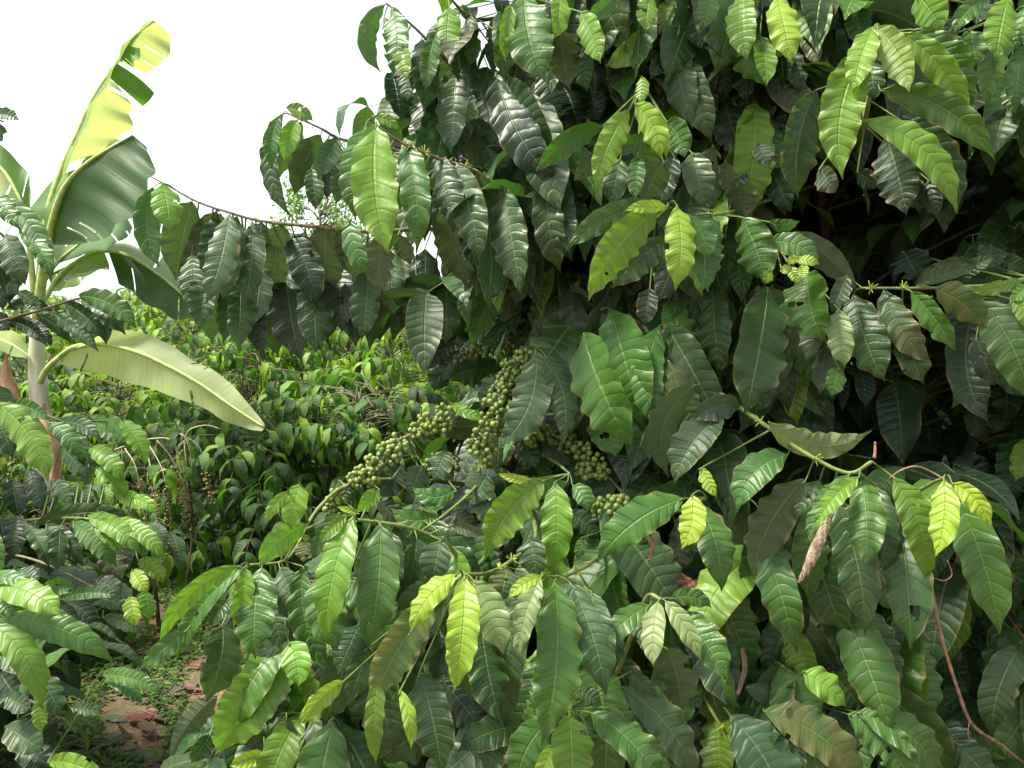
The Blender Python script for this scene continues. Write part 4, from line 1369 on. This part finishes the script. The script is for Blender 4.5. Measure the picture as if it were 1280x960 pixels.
shrub(sx(230, 8.2), 8.2, 2.0, .95, 100, SUNNY, 150, 'tall bright coffee shrub above the pale banana leaf, below the arching dark one')
shrub(sx(560, 8.5), 8.5, 1.9, .9, 70, MIX, 60, 'coffee shrub mostly hidden behind the cherry-bearing trunk')
shrub(sx(130, 9.0), 9.0, 1.85, .95, 80, SUNNY, 60, 'bright coffee shrub between the banana stem and the arching dark banana leaf')
gp = 'far rows of coffee shrubs'
far = []; ORD = ('first', 'second', 'third', 'fourth', 'fifth', 'sixth')
for (px, y) in ((60, 11), (170, 11.5), (270, 11.2), (365, 11.8), (455, 11.4), (545, 12), (100, 15), (190, 15.5), (290, 15), (380, 15.6), (470, 15.2), (560, 15.4)):
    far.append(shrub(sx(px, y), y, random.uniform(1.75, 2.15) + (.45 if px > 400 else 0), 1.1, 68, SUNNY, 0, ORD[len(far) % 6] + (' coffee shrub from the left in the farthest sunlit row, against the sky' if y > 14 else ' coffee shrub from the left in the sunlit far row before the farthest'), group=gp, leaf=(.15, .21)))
# row continuing behind the front trees on the right
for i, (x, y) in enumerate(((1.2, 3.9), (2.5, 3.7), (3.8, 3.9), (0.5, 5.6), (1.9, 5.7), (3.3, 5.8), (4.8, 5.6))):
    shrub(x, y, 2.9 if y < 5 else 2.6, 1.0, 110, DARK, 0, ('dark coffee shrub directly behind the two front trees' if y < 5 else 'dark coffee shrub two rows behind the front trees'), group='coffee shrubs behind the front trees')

# pruned shrub with bare twigs and ripening fruit
FT = empty('bare_coffee_shrub', (sx(205, 4.3), 4.3, 0), 'half bare coffee shrub with drooping pale twigs and strings of orange fruit', 'coffee shrub')
fo = np.array(FT.location); base = fo.copy()
D_ = 4.3
limb = [(250, 1060, .0), (235, 800, 0), (232, 690, 0), (225, 610, 0), (210, 560, 0)]
tops = []
def ftube(pts, r0, r1, name='twig', mat='pale_twig', par=None):
    V, F, Pc = tube([at(x, y, D_ + z) for x, y, z in pts], r0, r1, 6, .12, 5); return link(name, mesh(name, V - fo, tri_fix(F), M[mat]), par or FT), Pc
ftube([(215, 1010, 0), (200, 800, 0), (188, 700, .1), (160, 620, .1), (122, 568, 0)], .014, .006, 'stem', 'bark')
ftube([(215, 1010, 0), (225, 800, 0), (240, 680, 0), (236, 600, 0), (232, 550, 0)], .013, .005, 'stem', 'bark')
tl_, _ = ftube([(236, 640, 0), (220, 560, 0), (195, 548, 0), (150, 560, 0), (118, 575, 0)], .006, .004)
ftube([(236, 600, 0), (232, 545, 0), (255, 532, 0), (275, 536, 0)], .006, .003)
ripe = berry_mesh('ripe_cherry', M['ripe'])
twl = [[(180, 554, 0), (190, 590, -.1), (198, 640, -.12), (205, 690, -.1)], [(184, 552, 0), (204, 590, -.12), (212, 640, -.1), (213, 680, -.1)], [(156, 560, 0), (170, 585, -.1), (178, 630, -.1), (186, 668, -.1)],
       [(152, 560, 0), (154, 590, 0), (155, 625, 0)], [(196, 550, 0), (216, 575, 0), (225, 605, 0), (228, 650, 0)], [(137, 566, 0), (143, 590, 0), (144, 610, 0)], [(200, 548, 0), (230, 600, .1), (250, 650, .1), (262, 660, .1)],
       [(225, 542, 0), (250, 560, 0), (258, 600, 0), (266, 625, 0)], [(232, 545, 0), (240, 580, 0), (236, 620, 0), (238, 660, 0)], [(110, 580, 0), (140, 605, .1), (165, 620, .1), (185, 650, .1)], [(186, 552, 0), (188, 600, 0), (202, 650, 0)]]
nr = 0
for i, tw in enumerate(twl):
    o, Pc = ftube(tw, .0035, .0016)
    if i in (0, 1, 2, 4, 7, 8, 10):
        for k in range(int(len(Pc) * .45), len(Pc)):
            for _ in range(4 if i != 2 else 1):
                b = bpy.data.objects.new('cherry', ripe if random.random() < (.75 if i != 0 else .3) else bm1); C.objects.link(b); b.parent = o
                b.location = Pc[k] - fo + np.array([random.gauss(0, .011) for _ in range(3)]); s = random.uniform(.8, 1.25); b.scale = (s, s, s); nr += 1
ac = Acc()
for i in range(70):
    p = at(random.uniform(150, 275), random.uniform(545, 640), D_ + random.uniform(.1, .6)); d = np.array([random.gauss(0, .5), random.gauss(0, .5), random.uniform(-1, .1)])
    ac.tube([p, p + d * .1, p + d * .2 + np.array([0, 0, -.05])], .002, .001, 3, 2)
link('twigs', ac.mesh('twigs', M['dead_stem'], fo), FT, kind='stuff')

# ------------------------------------------------------------------ distant tree above the branch
tx_, ty_ = sx(402, 26), 26.0; DT = empty('distant_tree', (tx_, ty_, float(terrain(tx_, ty_))), 'small crowned far tree just showing between the two arching branches', 'tree')
zc = CAM_H + 26 * ((480 - 268) / FPX - math.tan(PITCH)); hh = zc - DT.location[2]
V, F, _ = tube([(0, 0, -.1), (.1, 0, hh * .5), (0, 0, hh + .3)], .14, .03, 7, .08, 5); link('trunk', mesh('trunk', V, tri_fix(F), M['twig']), DT)
ac = Acc()
for i in range(26):
    a = random.uniform(0, 6.28); q = np.array([0, 0, hh * random.uniform(.55, 1)]); e = q + np.array([math.cos(a) * random.uniform(.5, 1.3), math.sin(a) * random.uniform(.5, 1.3), random.uniform(.1, .9)]); ac.tube([q, (q + e) / 2 + .08, e], .03, .01, 4, 2)
link('limbs', ac.mesh('limbs', M['twig']), DT)
n = 2600; ct = rng.normal(0, 1, (16, 3)) * [.75, .75, .5] + [0, 0, hh]; B = ct[rng.integers(0, 16, n)] + rng.normal(0, .22, (n, 3)); T0 = rng.normal(0, 1, (n, 3))
X, F, uv, k = free_leaves(B, T0, rng.uniform(.1, .6, n), rng.uniform(.10, .18, n), rng.uniform(.05, .09, n), rng.uniform(-1, 1, n), 3, 2)
link('crown', mesh('crown', X, F, M['leaf_far'], True, uv, np.repeat(tone_array('LGP', (3, 3, 2), n, 0), k, 0)), DT, kind='stuff')

# ------------------------------------------------------------------ ground cover on the path: weeds, straw, fallen leaves
def scatter(n, x0, x1, y0, y1): return np.stack([rng.uniform(x0, x1, n), rng.uniform(y0, y1, n)], 1)
n = 32000; P2 = scatter(n, -2.6, -.6, 2.3, 5.6); keep = (np.sin(P2[:, 0] * 4.1 + 1) * np.sin(P2[:, 1] * 3.3) + .5 * np.sin(P2[:, 0] * 11 + P2[:, 1] * 9)) > -.62; P2 = P2[keep]; n = len(P2)
B = np.column_stack([P2, rng.uniform(.0, .045, n)]); T0 = np.column_stack([rng.normal(0, 1, (n, 2)), rng.uniform(.1, .7, n)])
X, F, uv, k = free_leaves(B, T0, rng.uniform(.2, .6, n), rng.uniform(.016, .042, n), rng.uniform(.010, .022, n), rng.uniform(-.4, .4, n), 3, 2)
tag(link('weeds', mesh('weeds', X, F, M['leaf_far'], True, uv, np.repeat(tone_array('LGD', (3, 4, 1), n, .03), k, 0))), 'low green weeds creeping over the brown path', 'weeds', kind='stuff')
ac = Acc(); 
for x, y in scatter(2600, -2.6, -.6, 2.3, 5.4):
    a = random.uniform(0, 3.14); L = random.uniform(.03, .16); d = np.array([math.cos(a), math.sin(a), random.uniform(-.05, .12)]); p = np.array([x, y, .02])
    ac.tube([p, p + d * L * .5 + [0, 0, .006], p + d * L], .0012, .0007, 3, 1)
tag(link('straw', ac.mesh('straw', M['pale_twig'])), 'dry straw and grass stems scattered on the path', 'straw', kind='stuff')
n = 1500; P2 = scatter(n, -3.2, 1.4, 1.7, 6.5); B = np.column_stack([P2, rng.uniform(.012, .03, n)]); T0 = np.column_stack([rng.normal(0, 1, (n, 2)), rng.uniform(-.05, .12, n)])
X, F, uv, k = free_leaves(B, T0, rng.uniform(.0, .1, n), rng.uniform(.07, .15, n), rng.uniform(.03, .06, n), rng.uniform(-.3, .3, n), 6, 2)
tt = np.ones((n * k, 4)); tt[:, :3] = np.repeat(rng.uniform([.09, .055, .035], [.24, .16, .10], (n, 3)), k, 0)
tag(link('leaf_litter', mesh('leaf_litter', X, F, M['leaf_far'], True, uv, tt)), 'fallen brown leaves lying on the soil under the shrubs', 'leaf litter', kind='stuff')
